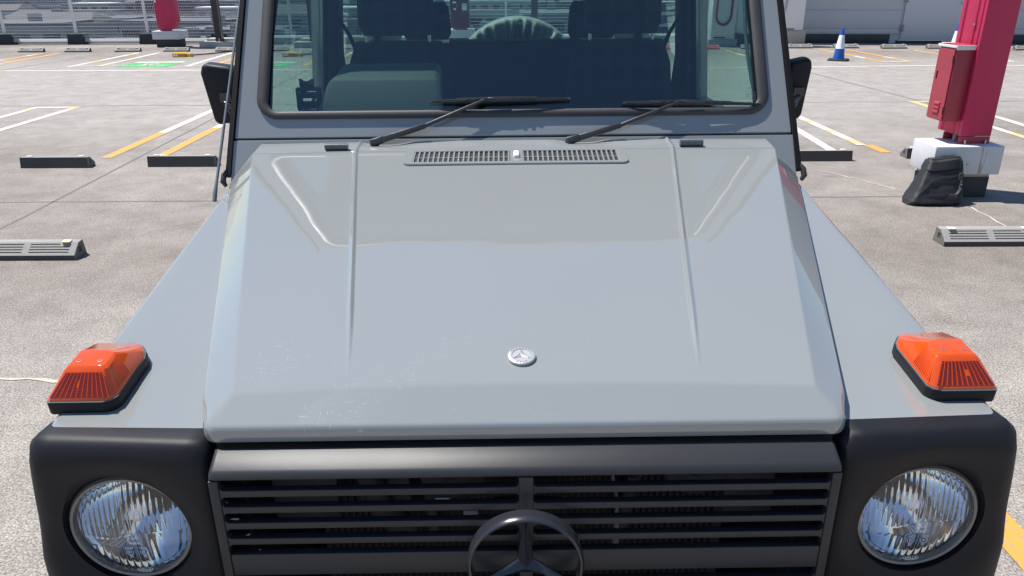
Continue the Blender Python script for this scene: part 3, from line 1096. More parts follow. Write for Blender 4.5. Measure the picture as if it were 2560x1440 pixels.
# turn signals on the wings
def indicator(sg):
    poly = [(-0.739, 0.083), (-0.734, 0.078), (-0.650, 0.078), (-0.638, 0.083), (-0.631, 0.094), (-0.632, 0.198), (-0.637, 0.215), (-0.652, 0.236), (-0.662, 0.240), (-0.733, 0.242), (-0.739, 0.236)]
    cx, cy = -0.686, 0.160
    def F(x, y, d):
        return Vector((-sg * x, y - 0.127 * d, wingz(y) + d))
    root = obj('turn_signal', MB().prism(poly, F, -0.004, 0.019), BLACKP, CAR, bevel=0.003)
    def ringat(h, sx0, sx1, sy0, sy1):
        """maps the base outline into the box sx0..sx1, sy0..sy1"""
        out = []
        for x, y in poly:
            u = (x + 0.739) / 0.108
            w = (y - 0.078) / 0.164
            out.append(F(lerp(sx0, sx1, u), lerp(sy0, sy1, w), h))
        return out
    lens = MB().loft([ringat(0.0185, -0.7375, -0.6335, 0.0800, 0.2400), ringat(0.024, -0.736, -0.635, 0.0825, 0.238), ringat(0.0575, -0.714, -0.648, 0.110, 0.166), ringat(0.0620, -0.709, -0.653, 0.116, 0.160)])
    obj('lens_shell', lens, ORANGE, root, bevel=0.0012, angle=25)
    # grey gasket line
    obj('gasket', MB().loft([ringat(0.0165, -0.7385, -0.6325, 0.079, 0.2405), ringat(0.0195, -0.7385, -0.6325, 0.079, 0.2405)]), MASTM, root)
    # front face frame
    A = F(-0.733, 0.0835, 0.0255); B = F(-0.641, 0.0835, 0.0255); Cc = F(-0.6535, 0.1075, 0.0555); D = F(-0.7105, 0.1075, 0.0555)
    nrm = (B - A).cross(D - A).normalized()
    if nrm.y > 0:
        nrm = -nrm
    def Q(u, w, h=0.0):
        return A.lerp(B, u).lerp(D.lerp(Cc, u), w) + nrm * h
    def cells(name, m, h0, h1, rects):
        mb = MB()
        for (u0, u1, w0, w1) in rects:
            vs = [Q(u0, w0, h0), Q(u1, w0, h0), Q(u1, w1, h0), Q(u0, w1, h0), Q(u0, w0, h1), Q(u1, w0, h1), Q(u1, w1, h1), Q(u0, w1, h1)]
            mb.add(vs, [(0, 1, 2, 3), (4, 5, 6, 7), (0, 1, 5, 4), (1, 2, 6, 5), (2, 3, 7, 6), (3, 0, 4, 7)])
        return obj(name, mb, m, root)
    nc, nr = 11, 10
    rects = []
    for i in range(nc):
        for j in range(nr):
            uc, wc = (i + .5) / nc, (j + .5) / nr
            if math.hypot((uc - 0.42) * 1.5, wc - 0.55) < 0.12:
                continue
            rects.append(((i + 0.20) / nc, (i + 0.88) / nc, (j + 0.14) / nr, (j + 0.84) / nr))
    o = cells('lens_prisms', ORANGEDEEP, -0.0004, 0.0006, rects)
    o['kind'] = 'stuff'
    cells('lens_rib', ORANGERIB, 0.0, 0.0010, [((i + 0.94) / nc, (i + 1.10) / nc, 0.0, 1.0) for i in range(nc)])['kind'] = 'stuff'
    # side flutes
    A2 = F(-0.6355, 0.096, 0.026); B2 = F(-0.6355, 0.150, 0.026); C2 = F(-0.6485, 0.150, 0.0560); D2 = F(-0.6485, 0.117, 0.0560)
    fl = MB()
    for k in range(14):
        u0, u1 = k / 14, (k + 0.5) / 14
        e = Vector((-sg * 0.0012 * -1, 0, 0.0004)) if True else 0
        e = Vector((sg * 0.0012, 0, 0.0005)) if sg < 0 else Vector((-0.0012, 0, 0.0005))
        e = Vector((0.0006 if sg < 0 else -0.0006, 0, 0.0003))
        vs = [A2.lerp(B2, u0), A2.lerp(B2, u1), D2.lerp(C2, u1), D2.lerp(C2, u0)]
        fl.add(vs + [v + e for v in vs], [(0, 1, 2, 3), (4, 5, 6, 7), (0, 1, 5, 4), (1, 2, 6, 5), (2, 3, 7, 6), (3, 0, 4, 7)])
    obj('lens_flute', fl, ORANGERIB, root)['kind'] = 'stuff'
    for (x, y) in ((-0.698, 0.128), (-0.665, 0.128)):
        s = MB().lathe([(0.0034, 0.0), (0.0034, 0.0005), (0.0024, 0.0006), (0.0022, -0.0005), (0.0001, -0.0005)], 14, lambda a, c, h: F(x + a, y + c, 0.0622 + h))
        obj('screw', s, ALLOY, root)
    return root
# poly is written for the left lamp (negative x); sg=-1 keeps it, +1 mirrors it
indicator(-1)
indicator(1)

# grille
GY = -0.046
def GF(x, z, d):
    return Vector((x, GY + d, z))
slot_rows = [(1.0245 - 0.0283 * k, 1.0245 - 0.0283 * k - 0.0178) for k in range(5)]
lower_rows = [(0.853 - 0.0283 * k, 0.853 - 0.0283 * k - 0.0178) for k in range(3)]
GX0, GX1, GC = 0.430, 0.012, -0.001
body = MB()
# frame pieces: header with rolled top, side rails, centre post, mid band, sill
hd = [(GY + 0.002, slot_rows[0][0]), (GY, slot_rows[0][0] + 0.002), (GY, 1.0285), (GY + 0.0022, 1.0345), (GY + 0.0075, 1.0385), (-0.008, 1.0530), (-0.003, 1.0530), (-0.003, 1.036), (GY + 0.016, 1.030), (GY + 0.016, slot_rows[0][0])]
rings = []
for x, sx in ((-0.4545, 0.0), (-0.4525, 0.7), (-0.447, 1.0), (0.447, 1.0), (0.4525, 0.7), (0.4545, 0.0)):
    rings.append([(x + GC, lerp(y + 0.006, y, sx), lerp(z - 0.005 if z > 1.027 else z, z, sx)) for y, z in hd])
body.loft(rings)
grille = obj('grille', body, GRILLE, CAR, angle=50)
def gbox(name, x0, x1, z0, z1, bev=0.002):
    return obj(name, MB().box(x0 + GC, x1 + GC, GY, GY + 0.014, z0, z1), GRILLE, grille, bevel=bev)
top0 = slot_rows[0][0] - 0.0006
for sg in (-1, 1):
    gbox('side_rail', sg * 0.4545 if sg < 0 else 0.4405, -0.4405 if sg < 0 else 0.4545, 0.762, top0)
gbox('centre_post', -0.0105, 0.0105, slot_rows[-1][1] + 0.0006, top0)
gbox('badge_band', -0.4397, 0.4397, 0.8536, slot_rows[-1][1])
gbox('centre_post', -0.0105, 0.0105, 0.775, 0.853)
gbox('sill_rail', -0.4397, 0.4397, 0.762, 0.7745)
# slats, with filleted ends so each slot reads as a rounded opening
def slat_mesh(h, L):
    r = 0.0062
    pts = []
    def fil(cx, cz, a0, a1):
        return [(cx + r * math.cos(R(lerp(a0, a1, k / 4))), cz + r * math.sin(R(lerp(a0, a1, k / 4)))) for k in range(5)]
    hh = h / 2
    # right end flares up and down
    pts += fil(L / 2 - r, hh + r, 270, 360)
    pts += fil(L / 2 - r, -hh - r, 0, 90)
    pts += fil(-L / 2 + r, -hh - r, 90, 180)
    pts += fil(-L / 2 + r, hh + r, 180, 270)
    mb = MB().prism(pts, lambda a, b, d: (a, d, b), 0.001, 0.013)
    return mesh_of(mb, GRILLE, bevel=0.0014, seg=2)
SL = slat_mesh(0.0105, 0.4290)
for rows_ in (slot_rows, lower_rows):
    for k in range(len(rows_) - 1):
        zc = (rows_[k][1] + rows_[k + 1][0]) / 2
        for sg in (-1, 1):
            link('slat', SL, grille, (GC + sg * 0.2251, GY, zc))
# emblem
em_c = Vector((-0.003, -0.076, 0.898))
EF = lambda a, b, d: (em_c.x + a, em_c.y - d, em_c.z + b)
em = MB().lathe([(0.0778, 0.0), (0.0776, 0.006), (0.0792, 0.0105), (0.0822, 0.0115), (0.0848, 0.008), (0.0852, 0.0), (0.0845, -0.012), (0.0785, -0.012), (0.0778, 0.0)], 72, EF)
emblem = obj('grille_emblem', em, EMBLEM, CAR, angle=45)
st = MB()
star(st, EF, 0.0788, 0.0135, 0.0, 0.0125, 0.035)
for k in range(3):
    pass
obj('emblem_star', st, EMBLEM, emblem, smooth=False)
stb = MB()
star(stb, EF, 0.0788, 0.0135, -0.002, -0.006, 0.035)
obj('emblem_star_back', stb, EMBLEM, emblem, smooth=False)
obj('emblem_mount', MB().tube([(em_c.x, -0.070, em_c.z), (em_c.x, GY + 0.005, em_c.z)], 0.012, 16), EMBLEM, emblem)

# behind the grille: support panel, radiator, horns, hoses
sup = MB()
for (x0, x1, z0, z1) in ((-0.72, -0.46, 0.55, 1.03), (0.46, 0.72, 0.55, 1.03)):
    sup.box(x0, x1, 0.10, 0.12, z0, z1)
sup.box(-0.46, 0.46, 0.015, 0.03, 1.030, 1.052)
obj('front_panel', sup, DARK, CAR)
for sg in (-1, 1):
    obj('side_baffle', MB().box(min(sg * 0.4662, sg * 0.476), max(sg * 0.4662, sg * 0.476), 0.022, 0.13, 0.46, 1.028), DARK, CAR)
    obj('inner_wing', MB().box(min(sg * 0.478, sg * 0.49), max(sg * 0.478, sg * 0.49), 0.125, 0.95, 0.46, 1.03), DARK, CAR)
obj('undertray', MB().box(-0.62, 0.62, -0.03, 0.95, 0.44, 0.455), DARK, CAR)
obj('bonnet_underside', MB().box(-0.45, 0.45, 0.03, 0.9, 1.040, 1.045), DARK, CAR)
rad = MB().box(-0.36, 0.36, 0.170, 0.20, 0.50, 1.02)
radiator = obj('radiator', rad, DARK, CAR)
fins = MB()
for k in range(60):
    fins.box(-0.35 + k * 0.0117, -0.3475 + k * 0.0117, 0.160, 0.172, 0.52, 1.0)
obj('radiator_fins', fins, mat('radiator_fin', (0.03, 0.03, 0.032), 0.5, 0.5), radiator)['kind'] = 'stuff'
def horn(x, z):
    c = Vector((x, 0.085, z))
    f = lambda a, b, d: (c.x + a, c.y - d, c.z + b)
    h = MB().lathe([(0.052, -0.02), (0.054, 0.0), (0.050, 0.003), (0.043, 0.003), (0.040, 0.0045), (0.014, 0.007), (0.012, 0.010), (0.006, 0.012), (0.0001, 0.012)], 32, f)
    return obj('horn', h, ENGINE, CAR)
horn(-0.118, 0.945)
horn(0.282, 0.945)
b = MB()
b.tube([(0.10, 0.06, 1.02), (0.135, 0.06, 0.97), (0.150, 0.06, 0.90), (0.150, 0.06, 0.80)], 0.007, 6, flat=0.5)
obj('bonnet_catch_strut', b, ALLOY, CAR)
for pth, rr in (([(-0.26, 0.10, 1.02), (-0.255, 0.09, 0.94), (-0.24, 0.10, 0.86), (-0.20, 0.12, 0.80)], 0.022),
                ([(0.18, 0.13, 1.02), (0.19, 0.13, 0.9), (0.17, 0.14, 0.78)], 0.013),
                ([(-0.17, 0.13, 1.02), (-0.165, 0.13, 0.9), (-0.16, 0.14, 0.78)], 0.012),
                ([(-0.05, 0.12, 0.85), (0.0, 0.1, 0.87), (0.06, 0.12, 0.85)], 0.012)):
    obj('hose', MB().tube(pth, rr, 10), ENGINE, CAR)
for q in ((-0.30, -0.275, 0.06, 0.09, 0.955, 0.985), (-0.145, -0.12, 0.05, 0.08, 0.905, 0.918), (-0.10, -0.075, 0.05, 0.07, 0.876, 0.892)):
    obj('wiring_connector', MB().box(*q), ALLOY, CAR, bevel=0.003)
for q in ((0.335, 0.42, 0.10, 0.13, 0.84, 1.01), (-0.42, -0.31, 0.10, 0.13, 0.84, 1.01)):
    obj('side_shroud', MB().box(*q), ENGINE, CAR, bevel=0.006)
obj('coolant_bottle', MB().box(-0.28, -0.19, 0.11, 0.17, 0.84, 0.93), ENGINE, CAR, bevel=0.012)

# bumper, wheels (below the picture)
bump = MB().box(-0.80, 0.80, -0.21, -0.05, 0.50, 0.64)
obj('bumper', bump, BLACKP, CAR, bevel=0.02)
tyre_me = mesh_of(MB().lathe([(0.20, -0.10), (0.33, -0.11), (0.36, -0.09), (0.365, 0), (0.36, 0.09), (0.33, 0.11), (0.20, 0.10)], 36, lambda x, y, h: (h, x, y)), TYRE)
rim_me = mesh_of(MB().lathe([(0.205, -0.09), (0.20, 0.02), (0.12, 0.05), (0.06, 0.07), (0.001, 0.075)], 28, lambda x, y, h: (h, x, y)), STEEL)
for x in (-0.66, 0.66):
    for y in (0.52, 2.92):
        w = link('wheel', tyre_me, CAR, (x, y, 0.365), (0, 0, 0 if x > 0 else math.pi))
        link('rim', rim_me, w)

# windscreen frame: plate on the raked plane
def fw(v):
    return 0.743 - 0.05 * v
op = []
gw = lambda v: 0.690 - 0.035 * v
outer_o = [(-fw(0.002), 0.002), (fw(0.002), 0.002), (fw(0.725), 0.725), (-fw(0.725), 0.725)]
def opening(inset, v0, v1, r, n=8):
    b = rrect(-1, 1, v0 + inset, v1 - inset, 0.0001, 1)
    pts = []
    base = rrect(-(gw(0) - inset), gw(0) - inset, v0 + inset, v1 - inset, r, n)
    for x, v in base:
        pts.append((x * gw(v) / gw(0), v))
    return pts
vs, fs = curve_plate(outer_o, [opening(0.012, 0.046, 0.695, 0.048)], 0.0175, 0.0022)
frame = obj('windscreen_frame', MB().add([WS(p.x, p.y, p.z - 0.02) for p in vs], fs), PAINT, CAR)
# scuttle below the frame seam
vs, fs = curve_plate([(-0.752, -0.16), (0.752, -0.16), (0.746, -0.0035), (-0.746, -0.0035)], [], 0.012, 0.0025)
obj('scuttle', MB().add([WS(p.x, p.y, p.z - 0.0145) for p in vs], fs), PAINT, CAR)
# rubber seal, a rounded bead
path = opening(0.0165, 0.046, 0.695, 0.045, 10)
pts3 = [WS(x, v, 0.004) for x, v in path]
nrm = Vector((0, -S58, C58))
rings = []
for i, p in enumerate(pts3):
    d = (pts3[(i + 1) % len(pts3)] - pts3[i - 1]).normalized()
    a = d.cross(nrm).normalized()
    ring = []
    for k in range(14):
        t = 2 * math.pi * k / 14
        hx = abs(d.x)
        ring.append(p + a * lerp(0.0160, 0.0105, hx) * math.cos(t) + nrm * (lerp(0.0075, 0.0050, hx) * math.sin(t)))
    rings.append(ring)
rings.append(rings[0])
obj('windscreen_seal', MB().loft(rings, True, False), RUBBER, CAR, angle=70)
gp = opening(0.022, 0.046, 0.695, 0.04, 8)
mb = MB().prism(gp, lambda a, b, d: WS(a, b, d), -0.008, -0.003)
glass = obj('windscreen_glass', mb, GLASS, CAR, angle=30)
# maker's etch on the glass, lower corner
et = MB()
for k, (w, x) in enumerate(((0.010, 0.634), (0.014, 0.640), (0.013, 0.640), (0.015, 0.641), (0.012, 0.641), (0.009, 0.644))):
    v = 0.126 - 0.0055 * k - (0.006 if k else 0)
    for j in range(3):
        et.add([WS(x + w * (j / 3), v, -0.0026), WS(x + w * (j / 3 + 0.24), v, -0.0026), WS(x + w * (j / 3 + 0.24), v + 0.0028, -0.0026), WS(x + w * (j / 3), v + 0.0028, -0.0026)], [(0, 1, 2, 3)])
et.tube([WS(0.6315 + 0.004 * math.cos(2 * math.pi * k / 14), 0.107 + 0.004 * math.sin(2 * math.pi * k / 14), -0.0024) for k in range(14)], 0.0006, 4, closed=True)
obj('glass_etching', et, INK, glass, smooth=False)

obj('pillar_cable', MB().tube([WS(0.648, 0.50, -0.04), WS(0.647, 0.40, -0.04), WS(0.6465, 0.29, -0.04), WS(0.649, 0.24, -0.04), WS(0.656, 0.165, -0.038), WS(0.666, 0.09, -0.036), WS(0.668, 0.03, -0.04)], 0.0055, 8), mat('cable_teal_grey', (0.10, 0.125, 0.13), 0.5), CAR)
# wipers
def wiper(piv, knee, tip, blade0, blade1):
    def P(q, n):
        return WS(q[0], q[1], n)
    w = MB().lathe([(0.012, -0.004), (0.0125, 0.010), (0.010, 0.014), (0.009, 0.022), (0.0001, 0.022)], 16, lambda x, y, h: WS(piv[0] + x, piv[1] + y, h))
    root = obj('wiper', w, WIPER, CAR)
    a = MB()
    p0 = P((piv[0] + 0.004, piv[1] + 0.004), 0.026)
    j = P((lerp(piv[0], knee[0], 0.46), lerp(piv[1], knee[1], 0.40)), 0.024)
    k = P(knee, 0.019)
    t = P(tip, 0.018)
    def bar(p, q, w0, w1, h):
        d = (q - p).normalized()
        a_ = d.cross(nrm).normalized()
        ring = []
        for (pt, ww) in ((p, w0), (q, w1)):
            ring.append([pt + a_ * ww - nrm * h / 2, pt + a_ * ww + nrm * h * 0.2, pt + a_ * ww * 0.6 + nrm * h / 2, pt - a_ * ww * 0.6 + nrm * h / 2, pt - a_ * ww + nrm * h * 0.2, pt - a_ * ww - nrm * h / 2])
        a.loft(ring)
    d0 = (j - p0).normalized()
    bar(p0 - d0 * 0.012, p0 + d0 * 0.022, 0.0105, 0.0095, 0.014)
    bar(p0 + d0 * 0.023, j, 0.0085, 0.0065, 0.012)
    bar(j, k, 0.0050, 0.0042, 0.006)
    bar(k, t, 0.0042, 0.0048, 0.006)
    obj('wiper_arm', a, WIPER, root, bevel=0.0008, angle=30)
    bl = MB()
    b0, b1 = P(blade0, 0.010), P(blade1, 0.010)
    def along(u, n, dv=0.0):
        q = (lerp(blade0[0], blade1[0], u), lerp(blade0[1], blade1[1], u) + dv)
        return P(q, n)
    bl.loft([[along(u, 0.0005, -0.001), along(u, 0.0005, 0.001), along(u, 0.007, 0.0028), along(u, 0.0095, 0.0028), along(u, 0.0095, -0.0028), along(u, 0.007, -0.0028)] for u in (0, 0.5, 1)])
    blade = obj('wiper_blade', bl, RUBBER, root)
    vt = MB()
    us = [0.02, 0.08, 0.19, 0.20, 0.5, 0.76, 0.77, 0.9, 0.98]
    hs = [0.011, 0.015, 0.018, 0.019, 0.022, 0.019, 0.018, 0.015, 0.011]
    wd = [0.002, 0.003, 0.003, 0.0048, 0.0052, 0.0048, 0.003, 0.003, 0.002]
    vt.loft([[along(u, h - 0.003, -w_), along(u, h - 0.003, w_), along(u, h, w_ * 0.7), along(u, h, -w_ * 0.7)] for u, h, w_ in zip(us, hs, wd)])
    obj('blade_yoke', vt, WIPER, blade, angle=30)
    for u in (0.27, 0.33, 0.39, 0.58, 0.64, 0.70):
        ck = MB()
        hh = 0.0222 if 0.3 < u < 0.7 else 0.0205
        ck.loft([[along(u, hh - 0.004, -0.0030), along(u, hh - 0.004, 0.0030), along(u, hh + 0.0004, 0.0026), along(u, hh + 0.0004, -0.0026)], [along(u + 0.026, hh - 0.004, -0.0030), along(u + 0.026, hh - 0.004, 0.0030), along(u + 0.026, hh + 0.0004, 0.0026), along(u + 0.026, hh + 0.0004, -0.0026)]])
        obj('yoke_slot', ck, DARK, blade)
wiper((-0.370, -0.024), (-0.072, 0.096), (-0.018, 0.098), (-0.226, 0.095), (0.152, 0.099))
wiper((0.146, -0.024), (0.443, 0.084), (0.500, 0.082), (0.292, 0.086), (0.668, 0.078))

# body tub, doors, roof
side_profile = []
for sg in (-1, 1):
    X = lambda z: sg * (0.755 if z < 1.25 else 0.755 - (z - 1.25) * 0.085)
    def SF(a, b, d):
        return Vector((X(b) - sg * d, a, b))
    # lower body side
    poly = [(1.00, 0.55), (3.34, 0.55), (3.34, 1.235), (1.115, 1.235), (1.015, 1.185)]
    obj('door_skin', MB().prism(poly, SF, 0.0, 0.05), PAINT, CAR, bevel=0.004)
    # upper frame with two window openings
    up = [(1.075, 1.24), (3.34, 1.24), (3.34, 1.90), (1.455, 1.90)]
    w1 = [(1.16, 1.27), (2.00, 1.27), (2.00, 1.83), (1.50, 1.83)]
    w2 = rrect(2.17, 3.22, 1.27, 1.83, 0.05)
    vs, fs = curve_plate(up, [w1, w2], 0.018, 0.004)
    uf = obj('side_frame', MB().add([Vector((X(p.y) - sg * (0.024 + p.z), p.x, p.y)) for p in vs], fs), PAINT, CAR)
    up2 = [(1.12, 1.245), (3.31, 1.245), (3.31, 1.87), (1.48, 1.87)]
    vs, fs = curve_plate(up2, [w1, w2], 0.002, 0.0)
    obj('inner_lining', MB().add([Vector((X(p.y) - sg * (0.052 + p.z), p.x, p.y)) for p in vs], fs), TRIM, CAR)
    for nm, poly in (('door_glass', w1), ('quarter_glass', w2)):
        obj(nm, MB().prism(poly, SF, 0.022, 0.026), SIDEGLASS, uf, smooth=False)
    # trim lining on the inside of the pillars, dark
    for (y0, y1, z0, z1) in ((2.005, 2.165, 1.10, 1.86),):
        obj('pillar_trim', MB().prism([(y0, z0), (y1, z0), (y1, z1), (y0, z1)], SF, 0.046, 0.085), TRIM, CAR, bevel=0.012)
    tr = MB().prism([(1.06, 0.7), (2.1, 0.7), (2.1, 1.262), (1.10, 1.262)], SF, 0.051, 0.11)
    obj('door_trim', tr, TRIM, CAR, bevel=0.015)
    obj('side_lining', MB().prism([(2.1, 0.7), (3.3, 0.7), (3.3, 1.262), (2.1, 1.262)], SF, 0.051, 0.10), TRIM, CAR, bevel=0.015)
    # A-pillar lining behind the screen edge
    ap = MB()
    ap.loft([[WS(sg * x, v, n) for x, n in ((0.655, -0.030), (0.690, -0.030), (0.690, -0.075), (0.668, -0.075))] for v in (0.03, 0.72)])
    obj('pillar_lining', ap, TRIM, CAR, bevel=0.004)
    # black strip down the pillar with its hooked end
    bs = MB()
    bs.loft([[WS(sg * (fw(v) + 0.002 + dx), v, n) for dx, n in ((0.0, 0.006), (0.014, 0.002), (0.016, -0.02), (0.0, -0.02))] for v in (-0.100, 0.0, 0.25, 0.5, 0.74)])
    obj('pillar_strip', bs, mat('strip_rubber', (0.016, 0.016, 0.018), 0.8, spec=0.12) if sg < 0 else bpy.data.materials['strip_rubber'], CAR)
    hk = MB().tube([WS(sg * 0.760, -0.085, -0.002), WS(sg * 0.768, -0.098, 0.0), WS(sg * 0.770, -0.116, 0.0), WS(sg * 0.762, -0.128, -0.002)], [0.005, 0.008, 0.008, 0.005], 10)
    obj('strip_hook', hk, WIPER, CAR)
# roof
rf = MB().loft([[(-0.69, y, z), (-0.66, y, z + 0.03 * k), (0.66, y, z + 0.03 * k), (0.69, y, z), (0.69, y, z - 0.03), (-0.69, y, z - 0.03)] for y, z, k in ((1.452, 1.905, 0.6), (1.50, 1.915, 1.0), (3.30, 1.925, 1.0), (3.345, 1.905, 0.5))])
roof = obj('roof', rf, PAINT, CAR, bevel=0.008)
obj('headliner', MB().box(-0.66, 0.66, 1.50, 3.30, 1.862, 1.872), LINER, CAR)
rail = MB().tube([(-0.69, 1.443, 1.908), (-0.66, 1.441, 1.924), (0.66, 1.441, 1.924), (0.69, 1.443, 1.908)], 0.008, 10)
obj('drip_rail', rail, ALLOY, roof)
# rear door
vs, fs = curve_plate(rrect(-0.70, 0.70, 0.55, 1.88, 0.02), [rrect(-0.57, 0.57, 1.27, 1.82, 0.05)], 0.02, 0.004)
rear = obj('rear_door', MB().add([(p.x, 3.345 + p.z, p.y) for p in vs], fs), PAINT, CAR)
obj('rear_glass', MB().prism(rrect(-0.57, 0.57, 1.27, 1.82, 0.05), lambda a, b, d: (a, 3.345 + d, b), -0.003, 0.003), SIDEGLASS, rear, smooth=False)
obj('cabin_floor', MB().box(-0.70, 0.70, 0.95, 3.32, 0.52, 0.56), TRIM, CAR)
obj('bulkhead', MB().box(-0.70, 0.70, 0.955, 0.975, 0.55, 1.20), DARK, CAR)

# spare wheel in its wrinkled cover, on the rear door
sp = MB()
cxs, czs, RW = 0.055, 1.135, 0.372
NS = 300
random.seed(3)
ph = [random.uniform(0, 6.28) for _ in range(8)]
def wrk(a, u):
    q = math.sin(17 * a + ph[0] + 2.2 * math.sin(3 * a + 1) + 1.1 * math.sin(8 * a) + 0.25 * u)
    s = 1.1 * (1 - 2 * abs(q) ** 0.6) + 0.7 * math.sin(31 * a + ph[1] + 1.5 * u) * math.sin(5 * a) + 0.4 * math.sin(47 * a + ph[2])
    return s
prof = [(0.02, 0.055, 0), (0.20, 0.050, 0.2), (0.235, 0.034, 1.0), (0.265, 0.020, 1.0), (0.295, 0.008, 0.9), (0.312, 0.004, 0.85), (0.330, 0.000, 0.7), (0.345, 0.003, 0.45), (0.358, 0.010, 0.2), (0.367, 0.022, 0.05), (0.372, 0.05, 0), (0.372, 0.17, 0), (0.35, 0.215, 0), (0.02, 0.225, 0)]
rings = []
for r, d, k in prof:
    ring = []
    for i in range(NS):
        a = 2 * math.pi * i / NS
        w = wrk(a, r * 20) * 0.019 * k
        ring.append((cxs + r * math.cos(a), 3.395 + d - w, czs + r * math.sin(a)))
    rings.append(ring)
obj('spare_wheel', sp.loft(rings), COVER, CAR, angle=60)

# cabin: seats, wheel, dashboard
def soft_box(w, d, h, taper=1.0, r=0.05, rings=7, lean=0.0):
    """upright cushion: w across, d deep, h tall"""
    mb = MB()
    out = []
    for k in range(rings):
        t = k / (rings - 1)
        z = h * t
        e = math.sqrt(max(0.0, 1 - (2 * abs(t - 0.5)) ** 6))
        e = 0.86 + 0.14 * e
        ww = w * lerp(1.0, taper, t) * e
        dd = d * e
        out.append([(x, y + lean * z, z) for x, y in rrect(-ww / 2, ww / 2, -dd / 2, dd / 2, min(r, dd * 0.45), 5)])
    return mb.loft(out)
def seat(x, y, w=0.40):
    root = empty_part('front_seat', (x, y, 0))
    link('backrest', SEATBACK, root, (0, 0, 0.86), (0, 0, 0))
    link('cushion', SEATCUSH, root, (0, -0.25, 0.72))
    link('headrest', HEADREST, root, (0, 0.02, 1.505))
    for dx in (-0.115, 0.115):
        link('headrest_post', POST, root, (dx, 0.03, 1.46))
    return root
def empty_part(name, loc):
    o = bpy.data.objects.new(name, None)
    COL.objects.link(o)
    o.parent = CAR
    o.location = loc
    o.empty_display_size = 0.1
    return o
SEATBACK = mesh_of(soft_box(0.44, 0.15, 0.62, 0.84, 0.06, 9, 0.08), SEAT, bevel=0.0)
SEATCUSH = mesh_of(soft_box(0.46, 0.50, 0.16, 1.0, 0.08), SEAT)
HEADREST = mesh_of(soft_box(0.285, 0.10, 0.25, 0.93, 0.045, 8), SEAT)
POST = mesh_of(MB().tube([(0, 0, 0), (0, 0, 0.06)], 0.007, 10), STEEL)
seat(-0.412, 1.96)
seat(0.410, 1.96)
rs = MB().add(*(lambda m: (m.v, m.f))(soft_box(0.72, 0.16, 0.60, 1.0, 0.06)))
rb = link('rear_seat', mesh_of(rs, SEAT), CAR, (0.035, 2.80, 0.83))
RH = mesh_of(soft_box(0.23, 0.08, 0.165, 0.90, 0.035), SEAT)
link('headrest', RH, rb, (-0.415, 0.0, 0.605))
link('headrest', RH, rb, (0.355, 0.0, 0.605))
# rear cabin partition below window line
obj('load_partition', MB().box(-0.33, 0.395, 2.72, 2.74, 0.8, 1.424), TRIM, CAR, bevel=0.006)
# steering wheel
sw = MB()
cw = Vector((-0.405, 1.61, 1.288))
tilt = R(62)
rim = []
for k in range(44):
    a = 2 * math.pi * k / 44
    rim.append(cw + Vector((0.195 * math.cos(a), -0.195 * math.sin(a) * math.cos(tilt) * -1, 0.195 * math.sin(a) * math.sin(tilt))))
sw.tube(rim, 0.014, 8, up=(0, -math.sin(tilt), math.cos(tilt)), closed=True)
for a in (R(200), R(340), R(90 + 180)):
    sw.tube([cw, cw + Vector((0.19 * math.cos(a), 0.19 * math.sin(a) * math.cos(tilt), 0.19 * math.sin(a) * math.sin(tilt)))], 0.014, 8)
obj('steering_wheel', sw, TRIM, CAR)
# dashboard and instrument binnacle
dsh = MB().prism([(1.135, 1.02), (1.135, 1.315), (1.20, 1.325), (1.45, 1.312), (1.50, 1.27), (1.48, 1.02)], lambda a, b, d: (d, a, b), -0.66, 0.66)
obj('dashboard', dsh, TRIM, CAR, bevel=0.012)
bn = MB()
def brow(y, zt, xa, xb, zb=1.29):
    k = 0.955
    return [(-0.024 + (x + 0.024) * k, -0.952 + (y + 0.952) * k, 1.68 - (1.68 - z) * k) for x, z in rrect(xa, xb, zb, zt, [0.005, 0.005, 0.022, 0.022], 5)]
bn.loft([brow(1.285, 1.325, -0.578, -0.196), brow(1.30, 1.352, -0.568, -0.200), brow(1.335, 1.416, -0.545, -0.208), brow(1.341, 1.4225, -0.541, -0.2095), brow(1.350, 1.4265, -0.537, -0.211), brow(1.47, 1.4535, -0.520, -0.216), brow(1.476, 1.440, -0.517, -0.218)])
obj('instrument_binnacle', bn, DASH, CAR, angle=28)
# seat belts
for sg in (-1, 1):
    bl = MB()
    p = [(sg * 0.650, 2.02, 1.66), (sg * 0.640, 2.02, 1.57), (sg * 0.630, 2.01, 1.42), (sg * 0.615, 2.0, 1.26), (sg * 0.605, 2.0, 1.05)]
    bl.loft([[(x - 0.012, y, z), (x + 0.012, y, z), (x + 0.012, y + 0.003, z), (x - 0.012, y + 0.003, z)] for x, y, z in p])
    p2 = [(sg * 0.640, 2.03, 1.575), (sg * 0.600, 2.05, 1.50), (sg * 0.585, 2.08, 1.44)]
    bl.loft([[(x - 0.008, y, z), (x + 0.008, y, z), (x + 0.008, y + 0.003, z), (x - 0.008, y + 0.003, z)] for x, y, z in p2])
    obj('seat_belt', bl, TRIM, CAR)
